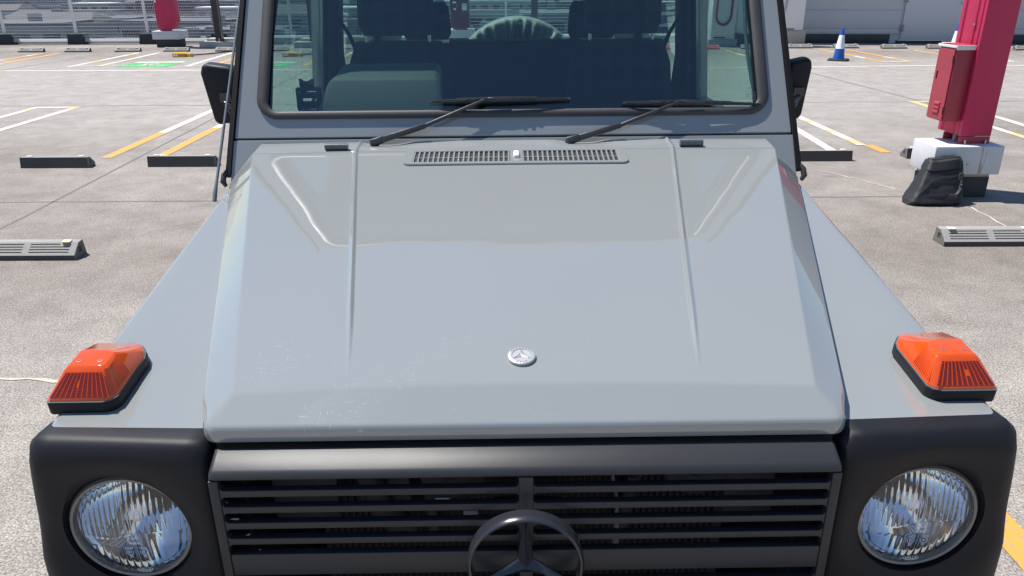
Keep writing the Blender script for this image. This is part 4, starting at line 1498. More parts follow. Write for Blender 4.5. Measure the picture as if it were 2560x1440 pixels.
# door mirrors
for sg in (-1, 1):
    o2 = [(0.772, 1.318), (0.838, 1.308), (0.850, 1.318), (0.872, 1.455), (0.866, 1.474), (0.852, 1.480), (0.785, 1.472), (0.772, 1.462)]
    if sg > 0:
        o2 = [(0.772 + (x - 0.772) * 0.66, z) for x, z in o2]
    rings = []
    for d, k in ((0.0, 0.90), (0.006, 0.97), (0.03, 1.0), (0.055, 0.985)):
        cx_, cz_ = 0.82, 1.40
        rings.append([(sg * (cx_ + (x - cx_) * k), 1.235 + d + (x - 0.82) * 0.15, cz_ + (z - cz_) * k) for x, z in o2])
    mr = obj('door_mirror', MB().loft(rings), BLACKP, CAR, bevel=0.004, seg=2)
    g = [(sg * (0.82 + (x - 0.82) * 0.93), 1.2905 + (x - 0.82) * 0.15, 1.40 + (z - 1.40) * 0.93) for x, z in o2]
    obj('mirror_glass', MB().add(g, [tuple(range(len(g)))]), CHROME, mr, smooth=False)
    ar = MB().tube([(sg * 0.752, 1.215, 1.355), (sg * 0.775, 1.20, 1.362), (sg * 0.795, 1.205, 1.375), (sg * 0.800, 1.235, 1.395)], 0.009, 8)
    ar.box(min(sg * 0.782, sg * 0.812), max(sg * 0.782, sg * 0.812), 1.205, 1.236, 1.378, 1.402)
    ar.tube([(sg * 0.752, 1.22, 1.318), (sg * 0.775, 1.205, 1.332), (sg * 0.788, 1.205, 1.355), (sg * 0.795, 1.21, 1.38)], 0.007, 8)
    obj('mirror_arm', ar, EMBLEM, mr)
# antenna
an = MB().tube([(-0.776, 0.962, 1.162), (-0.776, 0.972, 1.178), (-0.7755, 0.995, 1.205), (-0.775, 1.38, 1.64), (-0.770, 1.72, 2.02)], [0.0056, 0.0056, 0.0038, 0.0036, 0.0028], 10)
obj('antenna', an, MASTM, CAR)
# inner mirror (seen in the bonnet reflection only)
obj('inner_mirror', MB().box(-0.11, 0.11, 1.40, 1.43, 1.74, 1.81), TRIM, CAR, bevel=0.01)

# phone holder on the dashboard, a thing of its own
def to_world(p):
    q = CAR.rotation_quaternion.to_matrix()
    return q @ Vector(p) + Vector(CAR.location)
PH = empty('phone_holder', to_world((-0.600, 1.345, 1.326)), (0, 0, R(0.6)), 'small black phone holder clamped on the dashboard at the left of the windscreen', 'phone holder')
ph_b = MB().box(-0.036, 0.036, -0.010, 0.010, 0.0, 0.070)
vs, fs = curve_plate(rrect(-0.036, 0.036, 0.006, 0.074, 0.006, 3), [[(-0.020, 0.034), (0.006, 0.034), (0.012, 0.043), (-0.020, 0.043)], [(0.012, 0.034), (0.022, 0.034), (0.024, 0.043), (0.018, 0.043)]], 0.008, 0.0015)
hold = obj('cradle', MB().add([(p.x, p.z, p.y) for p in vs], fs), EMBLEM, PH)
top = [(-0.024, 0.074), (0.018, 0.074), (0.018, 0.098), (0.012, 0.0975), (0.0, 0.091), (-0.010, 0.091), (-0.018, 0.0975), (-0.024, 0.098)]
obj('back_plate', MB().prism(top, lambda a, b, d: (a, d, b), -0.004, 0.004), EMBLEM, PH, bevel=0.001)
obj('grip_bar', MB().box(-0.026, 0.026, -0.0135, -0.010, 0.060, 0.065), CHROME, PH, bevel=0.001)
obj('grip_bar', MB().box(-0.020, 0.024, -0.014, -0.010, 0.010, 0.014), CHROME, PH, bevel=0.001)
obj('grip_foot', MB().box(-0.05, -0.03, -0.01, 0.01, -0.006, 0.004).box(-0.03, 0.042, -0.012, 0.012, -0.006, 0.005), EMBLEM, PH, bevel=0.002)

# ================================================================== WHEEL STOPS
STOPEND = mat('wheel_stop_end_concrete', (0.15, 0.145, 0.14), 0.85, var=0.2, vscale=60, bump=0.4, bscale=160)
stop_prof = [(0.0, 0.0), (0.0, 0.034), (0.078, 0.100), (0.128, 0.104), (0.148, 0.0)]
def make_stop(name, m):
    L = 0.33
    root = MB()
    inner = [(0.002, 0.0), (0.002, 0.030), (0.0755, 0.0925), (0.128, 0.0935), (0.1465, 0.0)]
    root.prism(inner, lambda a, b, d: (d, a, b), -L + 0.002, L - 0.002)
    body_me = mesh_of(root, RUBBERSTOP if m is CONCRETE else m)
    # sloped face plate with two banks of slots
    run = math.hypot(0.078, 0.066)
    ca, sa = 0.078 / run, 0.066 / run
    holes = []
    for k in range(4):
        w0 = 0.020 + k * 0.0205
        wide = 0.042 if k == 3 else 0.0
        holes.append(rrect(-L + 0.045 + wide * 1.6, -0.022, w0, w0 + 0.0085, 0.002, 1))
        holes.append(rrect(0.022, L - 0.045 - wide * 1.6, w0, w0 + 0.0085, 0.002, 1))
    vs, fs = curve_plate([(-L, 0), (L, 0), (L, run), (-L, run)], holes, 0.005, 0.0)
    face = MB().add([(v.x, v.y * ca - (v.z - 0.005) * sa, 0.034 + v.y * sa + (v.z - 0.005) * ca) for v in vs], fs)
    face_me = mesh_of(face, m, smooth=False)
    shell = MB()
    shell.prism([(0.077, 0.094), (0.078, 0.100), (0.128, 0.104), (0.130, 0.094)], lambda a, b, d: (d, a, b), -L, L)
    skirt = MB()
    skirt.prism([(0.0, 0.0), (0.0, 0.034), (0.004, 0.034), (0.004, 0.0)], lambda a, b, d: (d, a, b), -L, L)
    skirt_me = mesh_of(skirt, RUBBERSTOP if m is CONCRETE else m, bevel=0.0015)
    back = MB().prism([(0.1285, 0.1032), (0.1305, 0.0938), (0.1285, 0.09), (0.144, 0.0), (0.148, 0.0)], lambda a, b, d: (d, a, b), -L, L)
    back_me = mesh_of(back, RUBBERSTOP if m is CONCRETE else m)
    shell_me = mesh_of(shell, m, bevel=0.0015)
    ends_me = []
    for sgn in (-1, 1):
        ends = MB()
        # end cheek with a square lifting hole
        vs, fs = curve_plate([(0.001, 0.0), (0.001, 0.0335), (0.0775, 0.0985), (0.128, 0.1025), (0.147, 0.0)], [[(0.058, 0.036), (0.096, 0.036), (0.096, 0.074), (0.058, 0.074)]], 0.006)
        ends.add([(sgn * (L - 0.004 + v.z), v.x, v.y) for v in vs], fs)
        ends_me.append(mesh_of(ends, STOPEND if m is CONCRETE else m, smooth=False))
    rf = MB().loft([[(x, y, z) for x, y, z in ring] for ring in (
        [(-0.026, 0.064, 0.100), (0.026, 0.064, 0.100), (0.030, 0.100, 0.104), (-0.030, 0.100, 0.104)],
        [(-0.026, 0.062, 0.108), (0.026, 0.062, 0.108), (0.026, 0.096, 0.1115), (-0.026, 0.096, 0.1115)])])
    rf_me = mesh_of(rf, LABELW, bevel=0.002)
    ry_me = mesh_of(MB().box(-0.022, 0.022, 0.0585, 0.0615, 0.0985, 0.106), YELLOW)
    return body_me, face_me, shell_me, ends_me, rf_me, ry_me, skirt_me, back_me
STOPM = make_stop('wheel_stop', CONCRETE)
PINKM = make_stop('wheel_stop', PINK)
def wheel_stop(x, y, label, turned=False, meshes=STOPM, pads=True, rz=0.0):
    o = empty('wheel_stop', (x, y, 0), (0, 0, (math.pi if turned else 0) + rz), label, 'wheel stop', 'concrete wheel stops in the parking bays')
    b = link('core', meshes[0], o)
    link('slotted_face', meshes[1], o)
    link('top_cap', meshes[2], o)
    link('front_skirt', meshes[6], o)
    link('back_face', meshes[7], o)
    for e in meshes[3]:
        link('end_cheek', e, o)
    if pads:
        for dx in (-0.255, 0.255):
            r = link('reflector', meshes[4], o, (dx, 0, 0))
            link('reflector_front', meshes[5], r)
    return o
wheel_stop(-3.195, 4.70, 'slotted grey concrete wheel stop nearest on the left, cut by the picture edge')
wheel_stop(3.27, 4.90, 'slotted grey concrete wheel stop nearest on the right, in front of the black bag')
wheel_stop(-4.505, 7.545, 'dark backed wheel stop left of the yellow and white line pair', True)
wheel_stop(-3.265, 7.575, 'dark backed wheel stop on the left, nearest to the car antenna', True)
wheel_stop(3.09, 7.70, 'dark backed wheel stop beside the right flank of the car', True)
wheel_stop(4.35, 7.80, 'wheel stop half hidden behind the white base of the red column', True)
ords = ['leftmost one before the white fence', 'second from the left before the white fence', 'third from the left, left of the red column', 'below the red column and behind the yellow flap', 'below the dark post and behind the cable']
for i, x in enumerate((-12.835, -11.595, -10.25, -8.95, -7.565)):
    wheel_stop(x, 21.2, 'far row wheel stop, ' + ords[i])
for x, t in ((-6.30, 'wheel stop in the far row, seen through the left of the windscreen'),
             (-4.95, 'wheel stop in the far row, seen between steering wheel and cabin pillar')):
    wheel_stop(x, 21.2, t)
wheel_stop(3.93, 21.2, 'pink painted wheel stop seen through the car between seat and pillar', False, PINKM, False)
wheel_stop(5.24, 21.2, 'pink painted wheel stop seen through the windscreen beneath the charger', False, PINKM, False)
for x, y, t in ((6.50, 21.25, 'wheel stop seen through the right edge of the windscreen'),
                (7.80, 21.4, 'wheel stop in the far right row, below the beige charger base'),
                (9.02, 21.33, 'wheel stop in the far right row, behind the blue and white cone'),
                (10.23, 21.15, 'wheel stop in the far right row, in front of the grey wall door'),
                (11.40, 21.07, 'wheel stop in the far right row, left of the red cabinet'),
                (13.35, 20.46, 'wheel stop in the far right row, right of the red column')):
    wheel_stop(x, y, t)

# ================================================================== RED COLUMN (near, right)
CN = empty('red_column', (3.78, 6.33, 0), label='crimson steel column on a white block at right, red cabinet on its side', cat='column')
def cbox(name, x0, x1, y0, y1, z0, z1, m, parent=CN, bev=0.0, off=(3.78, 6.33, 0)):
    return obj(name, MB().box(x0 - off[0], x1 - off[0], y0 - off[1], y1 - off[1], z0, z1), m, parent, bevel=bev)
cbox('base_block', 3.46, 3.955, 6.17, 6.42, 0.0, 0.175, BLOCKDARK, bev=0.006)
cbox('base_joint', 3.47, 3.945, 6.165, 6.41, 0.175, 0.205, mat('grey_grout', (0.38, 0.37, 0.35), 0.8), bev=0.002)
wb = cbox('white_block', 3.425, 3.985, 6.10, 6.47, 0.205, 0.440, WHITEPAINT, bev=0.014)
# rust run on the front of the white block
ru = MB()
L_, R_ = [], []
for k in range(9):
    z = 0.43 - 0.215 * k / 8
    w = 0.022 * (1 - 0.35 * k / 8)
    c = 0.045 - 0.008 * k / 8 + random.uniform(-0.003, 0.003)
    L_.append((c - w, 6.0990 - 6.33, z)); R_.append((c + w, 6.0990 - 6.33, z))
def rust_mat():
    m = mat('rust_run', (0.46, 0.34, 0.20), 0.75, var=0.25, vscale=30)
    t = m.node_tree
    p = t.nodes['Principled BSDF']
    tc = nd(t, 'ShaderNodeTexCoord')
    n = nd(t, 'ShaderNodeTexNoise'); n.inputs['Scale'].default_value = 40
    mp = nd(t, 'ShaderNodeMapping'); mp.inputs['Scale'].default_value = (1, 1, 0.15)
    t.links.new(tc.outputs['Object'], mp.inputs['Vector']); t.links.new(mp.outputs[0], n.inputs['Vector'])
    r = nd(t, 'ShaderNodeMapRange'); r.inputs['From Min'].default_value = 0.42; r.inputs['From Max'].default_value = 0.6
    r.inputs['To Max'].default_value = 0.6
    t.links.new(n.outputs['Fac'], r.inputs['Value']); t.links.new(r.outputs[0], p.inputs['Alpha'])
    return m
obj('rust_run', MB().grid([L_, R_]), rust_mat(), wb, smooth=False)
# folded steel shaft: left face has shallow vertical folds
x0, x1, y0, y1 = 3.655 - 3.78, 3.905 - 3.78, 6.20 - 6.33, 6.55 - 6.33
pl = [(x0, y0), (x1, y0), (x1, y1), (x0, y1), (x0, y1 - 0.05), (x0 + 0.010, y1 - 0.056), (x0 + 0.010, y1 - 0.085), (x0, y1 - 0.091), (x0, y0 + 0.125), (x0 + 0.010, y0 + 0.119), (x0 + 0.010, y0 + 0.085), (x0, y0 + 0.079), (x0, y0 + 0.055), (x0 + 0.008, y0 + 0.050), (x0 + 0.008, y0 + 0.032), (x0, y0 + 0.027)]
shaft = obj('shaft', MB().prism(pl, lambda a, b, d: (a, b, d), 0.502, 3.2), REDPAINT, CN, bevel=0.003)
obj('bolt', MB().lathe([(0.012, 0), (0.012, 0.008), (0.007, 0.010), (0.0001, 0.010)], 6, lambda x, y, h: (x0 - h, -0.01 + x, 1.36 + y)), STEEL, shaft)
cbox('foot_plate', 3.652, 3.905, 6.203, 6.217, 0.44, 0.498, REDBOX, bev=0.001)
cbox('foot_plate', 3.652, 3.905, 6.43, 6.444, 0.44, 0.498, REDBOX, bev=0.001)
cbox('foot_web', 3.77, 3.784, 6.217, 6.43, 0.44, 0.498, REDBOX)
for (x, y) in ((3.70, 6.19), (3.865, 6.19)):
    obj('anchor_bolt', MB().tube([(x - 3.78, y - 6.33, 0.438), (x - 3.78, y - 6.33, 0.472)], 0.008, 8), STEEL, CN)
obj('conduit', MB().tube([(3.70 - 3.78, 6.34 - 6.33, 0.438), (3.70 - 3.78, 6.34 - 6.33, 0.51)], 0.02, 12), mat('conduit_grey', (0.3, 0.3, 0.31), 0.5), CN)
# cabinet on the left face
cab = cbox('cabinet', 3.515, 3.654, 6.245, 6.50, 0.612, 1.190, REDBOX, bev=0.004)
vs, fs = curve_plate(rrect(6.255 - 6.33, 6.49 - 6.33, 0.622, 1.175, 0.004, 2), [rrect(6.44 - 6.33, 6.462 - 6.33, 0.93, 0.995, 0.003, 2)], 0.004, 0.001)
dr = obj('cabinet_door', MB().add([(3.5075 - 3.78 - p.z, p.x, p.y) for p in vs], fs), REDBOX, cab)
obj('latch_recess', MB().box(3.5115 - 3.78, 3.5135 - 3.78, 6.435 - 6.33, 6.467 - 6.33, 0.925, 1.0), DARK, cab)
for k in range(3):
    zc = 0.685 + 0.032 * k
    lv = MB().loft([[(3.5025 - 3.78 - d, yy, zz) for d, zz in ((0.0, zc - 0.012), (0.011, zc - 0.011), (0.009, zc + 0.004), (0.0, zc + 0.012))] for yy in (6.315 - 6.33, 6.325 - 6.33, 6.395 - 6.33, 6.405 - 6.33)])
    obj('louvre', lv, REDBOX, cab, angle=35)
for z in (0.70, 1.10):
    obj('cabinet_hinge', MB().tube([(3.503 - 3.78, 6.257 - 6.33, z - 0.028), (3.503 - 3.78, 6.257 - 6.33, z + 0.028)], 0.005, 8), mat('hinge_black', (0.03, 0.02, 0.02), 0.5) if z < 1 else bpy.data.materials['hinge_black'], cab)
# faded marks on the cabinet door
mk = MB()
random.seed(11)
for zc in (1.075, 0.90):
    for i in range(4):
        for j in range(4):
            if random.random() < 0.68:
                yy = 6.335 - 6.33 + i * 0.011
                zz = zc - 0.02 + j * 0.011
                mk.box(3.5015 - 3.78, 3.5022 - 3.78, yy, yy + 0.008, zz, zz + 0.006)
for k in range(5):
    mk.box(3.5015 - 3.78, 3.5022 - 3.78, 6.345 - 6.33 + k * 0.006, 6.351 - 6.33 + k * 0.006, 0.975 + k * 0.007, 0.985 + k * 0.007)
obj('faded_marking', mk, FADED, cab, smooth=False)
lid = MB().prism([(-0.145, 0), (0, 0), (0, 0.020), (-0.145, 0.012)], lambda a, b, d: (3.654 - 3.78 + a, d, 1.1905 + b), 6.235 - 6.33, 6.51 - 6.33)
obj('cabinet_lid', lid, REDBOX, cab, bevel=0.002)
for q in ((3.503, 3.654, 6.2285, 6.2345, 1.172, 1.207), (3.4985, 3.5065, 6.236, 6.51, 1.186, 1.206), (3.52, 3.60, 6.47, 6.513, 1.208, 1.2135)):
    cbox('peeled_edge', *q, PEELED, cab, 0.002)

# ================================================================== BLACK BAG
BG = empty('black_bag', (3.40, 6.0, 0), label='black nylon shoulder bag slumped against the column base', cat='bag')
random.seed(5)
from mathutils import noise
rings = []
NB = 88
for k in range(49):
    t = k / 48
    z = 0.36 * t
    w = lerp(0.225, 0.118, t ** 0.85) * (1 - 0.06 * max(0, 0.10 - t) / 0.10)
    d = lerp(0.105, 0.055, t) * (1 - 0.35 * max(0, 0.08 - t) / 0.08)
    if t > 0.97:
        w *= 0.97; d *= 0.6
    ring = []
    for i in range(NB):
        a = 2 * math.pi * i / NB
        ca, sa = math.cos(a), math.sin(a)
        ex = math.copysign(abs(ca) ** 0.24, ca) * w
        ey = math.copysign(abs(sa) ** 0.34, sa) * d
        nz = noise.noise(Vector((ex * 6 + 3, ey * 7, z * 5))) * 0.014 + noise.noise(Vector((ex * 15 + z * 19, ey * 12 + 7, z * 7 - ex * 8))) * 0.007
        # pulled folds running from the lower left to the strap side
        fold = 0.0
        for (fx, fz, sl, wd_, am) in ((0.02, 0.10, 0.55, 0.016, 0.016), (0.06, 0.16, 0.75, 0.013, 0.014), (0.10, 0.22, 0.4, 0.012, 0.010), (-0.08, 0.20, 1.2, 0.02, 0.008), (0.05, 0.05, 0.2, 0.012, 0.012)):
            q = (z - fz) - sl * (ex - fx)
            fold += am * math.exp(-(q / wd_) ** 2) * math.exp(-((ex - fx) / 0.09) ** 2)
        seam = -0.007 if t > 0.765 else (0.004 if t > 0.745 else 0.0)
        px = ex * (1 + nz * 1.2) + 0.095 * t + 0.008 * math.sin(t * 5)
        py = ey + (nz + max(0, fold) - seam) * (1 if ey > 0 else -1) + 0.095 * t - 0.02
        ring.append((px, py, max(0.002, z + (0.012 * math.sin(ex * 18) * t))))
    rings.append(ring)
obj('bag_body', MB().loft(rings), BAGM, BG, angle=50)
sb = MB()
pth = [(0.175, 0.075, 0.372), (0.200, 0.055, 0.365), (0.212, 0.030, 0.33), (0.208, 0.0, 0.27), (0.198, -0.035, 0.20), (0.185, -0.07, 0.13), (0.15, -0.10, 0.10), (0.09, -0.112, 0.085)]
sb.loft([[(x - 0.010, y, z), (x + 0.010, y - 0.004, z + 0.003), (x + 0.010, y - 0.007, z + 0.003), (x - 0.010, y - 0.004, z)] for x, y, z in pth])
obj('bag_strap', sb, BAGSTRAP, BG)
obj('strap_pad', MB().box(0.165, 0.20, -0.062, -0.048, 0.20, 0.26), BAGSTRAP, BG, bevel=0.005)
obj('strap_pad', MB().box(0.085, 0.135, -0.122, -0.112, 0.085, 0.102), BAGSTRAP, BG, bevel=0.005)
obj('buckle', MB().tube([(0.226, -0.02, 0.335), (0.238, -0.02, 0.332), (0.238, -0.02, 0.318), (0.226, -0.02, 0.318)], 0.003, 6, closed=True).box(0.185, 0.195, -0.07, -0.064, 0.165, 0.172), CHROME, BG)

# ================================================================== CONES
def cone_mesh(prof, m):
    return mesh_of(MB().lathe(prof, 28), m, angle=40)
CN1 = cone_mesh([(0.128, 0.03), (0.124, 0.05), (0.098, 0.262)], BLUE)
CN2 = cone_mesh([(0.0985, 0.262), (0.0965, 0.266), (0.055, 0.548), (0.053, 0.552)], CONEWHITE)
CN3 = cone_mesh([(0.053, 0.552), (0.036, 0.68), (0.030, 0.702), (0.015, 0.708), (0.0001, 0.708)], BLUE)
CNB = mesh_of(MB().prism(rrect(-0.22, 0.22, -0.22, 0.22, 0.03, 4), lambda a, b, d: (a * (1 - d * 1.2), b * (1 - d * 1.2), d), 0.0, 0.035), mat('cone_base_rubber', (0.02, 0.02, 0.022), 0.7), bevel=0.004)
tx = MB()
for k in range(9):
    z = 0.30 + k * 0.024
    r = lerp(0.0965, 0.055, (z - 0.266) / 0.282) + 0.0012
    a = R(-62)
    t_ = Vector((-math.sin(a), math.cos(a), 0)); o_ = Vector((math.cos(a) * r, math.sin(a) * r, z))
    wd = 0.012
    for q0, q1, h0, h1 in ((-wd, -wd * 0.5, 0, 0.017), (wd * 0.45, wd, 0, 0.017), (-wd * 0.5, wd * 0.45, 0.006 * (k % 3), 0.006 * (k % 3) + 0.005)):
        tx.add([o_ + t_ * q0 + Vector((0, 0, h0)), o_ + t_ * q1 + Vector((0, 0, h0)), o_ + t_ * q1 + Vector((0, 0, h1)), o_ + t_ * q0 + Vector((0, 0, h1))], [(0, 1, 2, 3)])
CNT = mesh_of(tx, INK, smooth=False)
def cone(x, y, rz, label):
    o = empty('traffic_cone', (x, y, 0), (0, 0, rz), label, 'traffic cone', 'blue and white traffic cones')
    for n_, me in (('cone_base', CNB), ('cone_skirt', CN1), ('white_sleeve', CN2), ('cone_tip', CN3), ('sleeve_print', CNT)):
        link(n_, me, o)
cone(7.46, 18.0, R(-28), 'blue and white traffic cone standing alone in the open bay')
cone(10.78, 19.3, R(-10), 'blue and white traffic cone mostly hidden behind the red cabinet')

# ================================================================== LEFT RED COLUMN AND REAR COLUMN
def far_column(x, y, label, wid=0.52, boxes=True, panel=False):
    o = empty('red_column', (x, y, 0), (0, 0, 0), label, 'column')
    h = wid / 2
    obj('base_block', MB().box(-0.32, 0.32, 0.0, 0.5, 0.0, 0.21), BLOCKDARK, o, bevel=0.008)
    obj('white_block', MB().box(-0.39, 0.39, -0.05, 0.6, 0.215, 0.44), WHITEPAINT, o, bevel=0.012)
    obj('foot_plate', MB().box(-h + 0.06, h - 0.06, 0.05, 0.07, 0.44, 0.50), REDBOX, o)
    obj('shaft', MB().box(-h, h, 0.04, 0.40, 0.50, 3.2), REDPAINT if boxes else SHADEDRED, o, bevel=0.006)
    if boxes:
        obj('cabinet', MB().box(h - 0.14, h + 0.12, 0.0, 0.30, 0.66, 1.5), REDPAINT, o, bevel=0.008)
        obj('label_plate', MB().box(-h + 0.02, -h + 0.07, 0.033, 0.037, 1.20, 1.28), LABELW, o)
    if panel:
        p = obj('control_panel', MB().box(-h + 0.0, h, -0.06, 0.039, 0.94, 1.6), mat('panel_dark', (0.035, 0.04, 0.05), 0.4), o, bevel=0.01)
        for (dx, z, w, hh, m) in ((-0.14, 1.17, 0.05, 0.025, LABELW), (-0.13, 0.995, 0.035, 0.025, LABELW)):
            obj('button_label', MB().box(dx - w, dx + w, -0.066, -0.061, z - hh, z + hh), m, p, bevel=0.004)
        obj('red_button', MB().lathe([(0.045, 0), (0.045, 0.02), (0.03, 0.03), (0.0001, 0.03)], 16, lambda a, b, d: (-0.055 + a, -0.061 - d, 1.09 + b)), LABELR, p)
        obj('lock_frame', MB().box(0.07, 0.21, -0.066, -0.061, 0.96, 1.15), STEEL, p, bevel=0.003)
        obj('lever', MB().box(0.12, 0.155, -0.085, -0.066, 0.99, 1.09), LABELW, p, bevel=0.006)
    return o
far_column(-9.80, 22.75, 'crimson column with a side box on a white base before the fence, far left', 0.46)
far_column(-1.44, 22.75, 'red column with dark control panel seen through the car rear window', 0.52, False, True)

# dark posts on concrete blocks
def dark_post(x, y, label):
    o = empty('dark_post', (x, y, 0), (0, 0, 0), label, 'post', 'dark posts on concrete blocks')
    obj('concrete_block', MB().box(-0.52, 0.55, -0.10, 0.75, 0.0, 0.16), KERB, o, bevel=0.012)
    obj('concrete_cap', MB().box(-0.42, 0.65, 0.25, 0.7, 0.1605, 0.23), KERB, o, bevel=0.01)
    obj('steel_post', MB().box(-0.085, 0.085, 0.03, 0.24, 0.16, 3.0), mat('dark_post_paint', (0.02, 0.022, 0.028), 0.45) if 'dark_post_paint' not in bpy.data.materials else bpy.data.materials['dark_post_paint'], o, bevel=0.006)
    obj('post_edge', MB().box(0.086, 0.10, 0.03, 0.06, 0.16, 3.0), mat('post_edge_grey', (0.12, 0.13, 0.15), 0.4) if 'post_edge_grey' not in bpy.data.materials else bpy.data.materials['post_edge_grey'], o)
    obj('anchor_bolt', MB().tube([(0.03, 0.0, 0.16), (0.03, 0.0, 0.25)], 0.015, 8), STEEL, o)
dark_post(-8.27, 22.55, 'dark steel post on a pale concrete block, left of the car')
dark_post(-5.55, 22.35, 'dark steel post on a concrete block seen through the windscreen beside the cabin pillar')
dark_post(0.66, 22.6, 'dark steel post on a concrete block seen through the car rear window')

# ================================================================== YELLOW FLAP LOCKS
def flap(x, y, label):
    o = empty('parking_flap', (x, y, 0), (0, 0, R(2)), label, 'parking flap', 'yellow parking flaps with cables')
    # corrugated yellow top
    rows = []
    for k in range(2):
        rows.append([(lerp(-0.20, 0.13, i / 36), [-0.06, 0.13][k], [0.085, 0.105][k] + 0.012 * math.sin(i / 36 * 2 * math.pi * 5)) for i in range(37)])
    top = MB().grid(rows)
    front = [[(lerp(-0.20, 0.13, i / 36), -0.085, 0.012) for i in range(37)], rows[0]]
    top.grid(front)
    obj('flap_plate', top, YELLOW, o, angle=50)
    obj('flap_body', MB().box(-0.205, 0.135, -0.075, 0.14, 0.0, 0.07), mat('flap_brown', (0.22, 0.12, 0.03), 0.6) if 'flap_brown' not in bpy.data.materials else bpy.data.materials['flap_brown'], o, bevel=0.004)
    obj('flap_label', MB().box(-0.19, -0.06, -0.090, -0.0865, 0.02, 0.065), LABELW, o)
    obj('flap_arm', MB().prism([(-0.06, 0.0), (0.16, 0.0), (0.10, 0.075), (-0.04, 0.08)], lambda a, b, d: (d, a, b), 0.14, 0.245), YELLOW, o, bevel=0.003)
    obj('cable', MB().tube([(0.20, 0.10, 0.03), (0.5, 0.7, 0.02), (0.85, 1.4, 0.02), (1.1, 2.0, 0.03)], 0.016, 6), CABLEB, o)
flap(-8.17, 19.66, 'yellow parking flap with cable lying in the left far bay')
flap(-5.43, 19.6, 'yellow parking flap with cable seen through the left of the windscreen')

# ================================================================== FENCE
F = empty('mesh_fence', (-15.3, 24.2, 0), label='white wire mesh fence with dark foot blocks along the deck edge', cat='fence')
panel = MB()
def wire_h(z, y=0.0, r=0.0035, x0=0.05, x1=2.14):
    panel.box(x0, x1, y - r, y + r, z - r, z + r)
hz = [0.075, 0.10, 0.125, 0.155, 0.225, 0.31, 0.40, 0.50, 0.60, 0.70, 0.79, 0.83, 0.87, 0.91, 0.98, 1.06, 1.14, 1.22, 1.31, 1.40, 1.5, 1.6, 1.7, 1.74, 1.78]
for z in hz:
    dense = 0.78 < z < 0.92 or z < 0.13 or z > 1.69
    wire_h(z, 0.0 if not dense else -0.025 + 0.012 * (hz.index(z) % 3), 0.0065 if dense else 0.0055)
for k in range(43):
    x = 0.07 + k * 0.049
    panel.box(x - 0.0019, x + 0.0019, -0.003, 0.003, 0.06, 1.8)
PANEL = mesh_of(panel, FENCEW, smooth=False)
POSTM = mesh_of(MB().box(-0.035, 0.035, -0.035, 0.035, 0.25, 1.95), FENCEW, bevel=0.006)
FOOT = mesh_of(MB().loft([[(-0.24, -0.16, 0), (0.24, -0.16, 0), (0.24, 0.3, 0), (-0.24, 0.3, 0)], [(-0.21, -0.14, 0.29), (0.21, -0.14, 0.29), (0.21, 0.28, 0.29), (-0.21, 0.28, 0.29)]]), BLOCKDARK, bevel=0.008)
for k in range(-3, 10):
    x = 2.165 * k
    link('fence_post', POSTM, F, (x, 0, 0))
    if -15.3 + x < -7.4:
        link('foot_block', FOOT, F, (x, 0.0, 0.0))
    if k < 9:
        p = link('mesh_panel', PANEL, F, (x, 0, 0))
        p['kind'] = 'stuff'

# ================================================================== BUILDING ON THE RIGHT
BD = empty('service_building', (5.4, 23.75, 0), (0, 0, R(-7.5)), 'pale panelled rooftop building with grey door and dark plinth, right background', 'building')
W = 16.0
obj('wall_core', MB().box(0, W, 0.03, 6, 0.0, 3.6), WALLP, BD)
obj('roof_slab', MB().box(-0.1, W + 0.1, -0.15, 6.1, 3.602, 3.8), WALLP, BD)
pn = {}
door_x0, door_x1 = 5.86, 7.60
for (xa, xb) in ((0.0, 3.12), (3.13, 5.80), (7.66, 10.2), (10.21, 13.0), (13.01, 16.0)):
    for (za, zb) in ((0.275, 0.40), (0.405, 0.905), (0.912, 1.42), (1.427, 1.94), (1.947, 2.5), (2.507, 3.1)):
        obj('wall_panel', MB().box(xa, xb - 0.008, 0.0, 0.028, za, zb), WALLP, BD, bevel=0.004)
x = 0.0
while x < W:
    xb = min(x + 0.62, W)
    if not (x < door_x1 and xb > door_x0):
        obj('plinth_tile', MB().box(x, xb - 0.008, 0.008, 0.029, 0.0, 0.25), PLINTH, BD, bevel=0.003)
    x += 0.62
obj('plinth_rail', MB().box(0, door_x0 - 0.06, -0.012, 0.028, 0.252, 0.272), mat('plinth_rail_grey', (0.35, 0.36, 0.38), 0.4), BD)
obj('door_step', MB().box(door_x0 - 0.1, door_x1 + 0.05, -0.02, 0.028, 0.0, 0.08), PLINTH, BD)
dd = obj('door', MB().box(door_x0, door_x1, -0.03, 0.02, 0.11, 2.25), DOORP, BD, bevel=0.006)
obj('door_sill', MB().box(door_x0 - 0.06, door_x1 + 0.04, -0.04, 0.02, 0.083, 0.107), STEEL, dd)
obj('door_leaf_gap', MB().box(door_x1 - 0.14, door_x1 - 0.132, -0.0312, -0.0302, 0.13, 2.2), PLINTH, dd)
for z in (0.42, 1.2, 2.0):
    obj('door_hinge', MB().box(door_x0 - 0.04, door_x0 + 0.04, -0.05, -0.031, z - 0.09, z + 0.09), mat('hinge_grey', (0.22, 0.22, 0.22), 0.5, 0.5) if 'hinge_grey' not in bpy.data.materials else bpy.data.materials['hinge_grey'], dd, bevel=0.004)
hd = MB().tube([(door_x1 - 0.30, -0.08, 1.09), (door_x1 - 0.19, -0.08, 1.09), (door_x1 - 0.19, -0.03, 1.09)], 0.014, 8)
hd.lathe([(0.035, 0), (0.035, 0.015), (0.0001, 0.015)], 16, lambda a, b, d: (door_x1 - 0.19 + a, -0.031 - d, 1.09 + b))
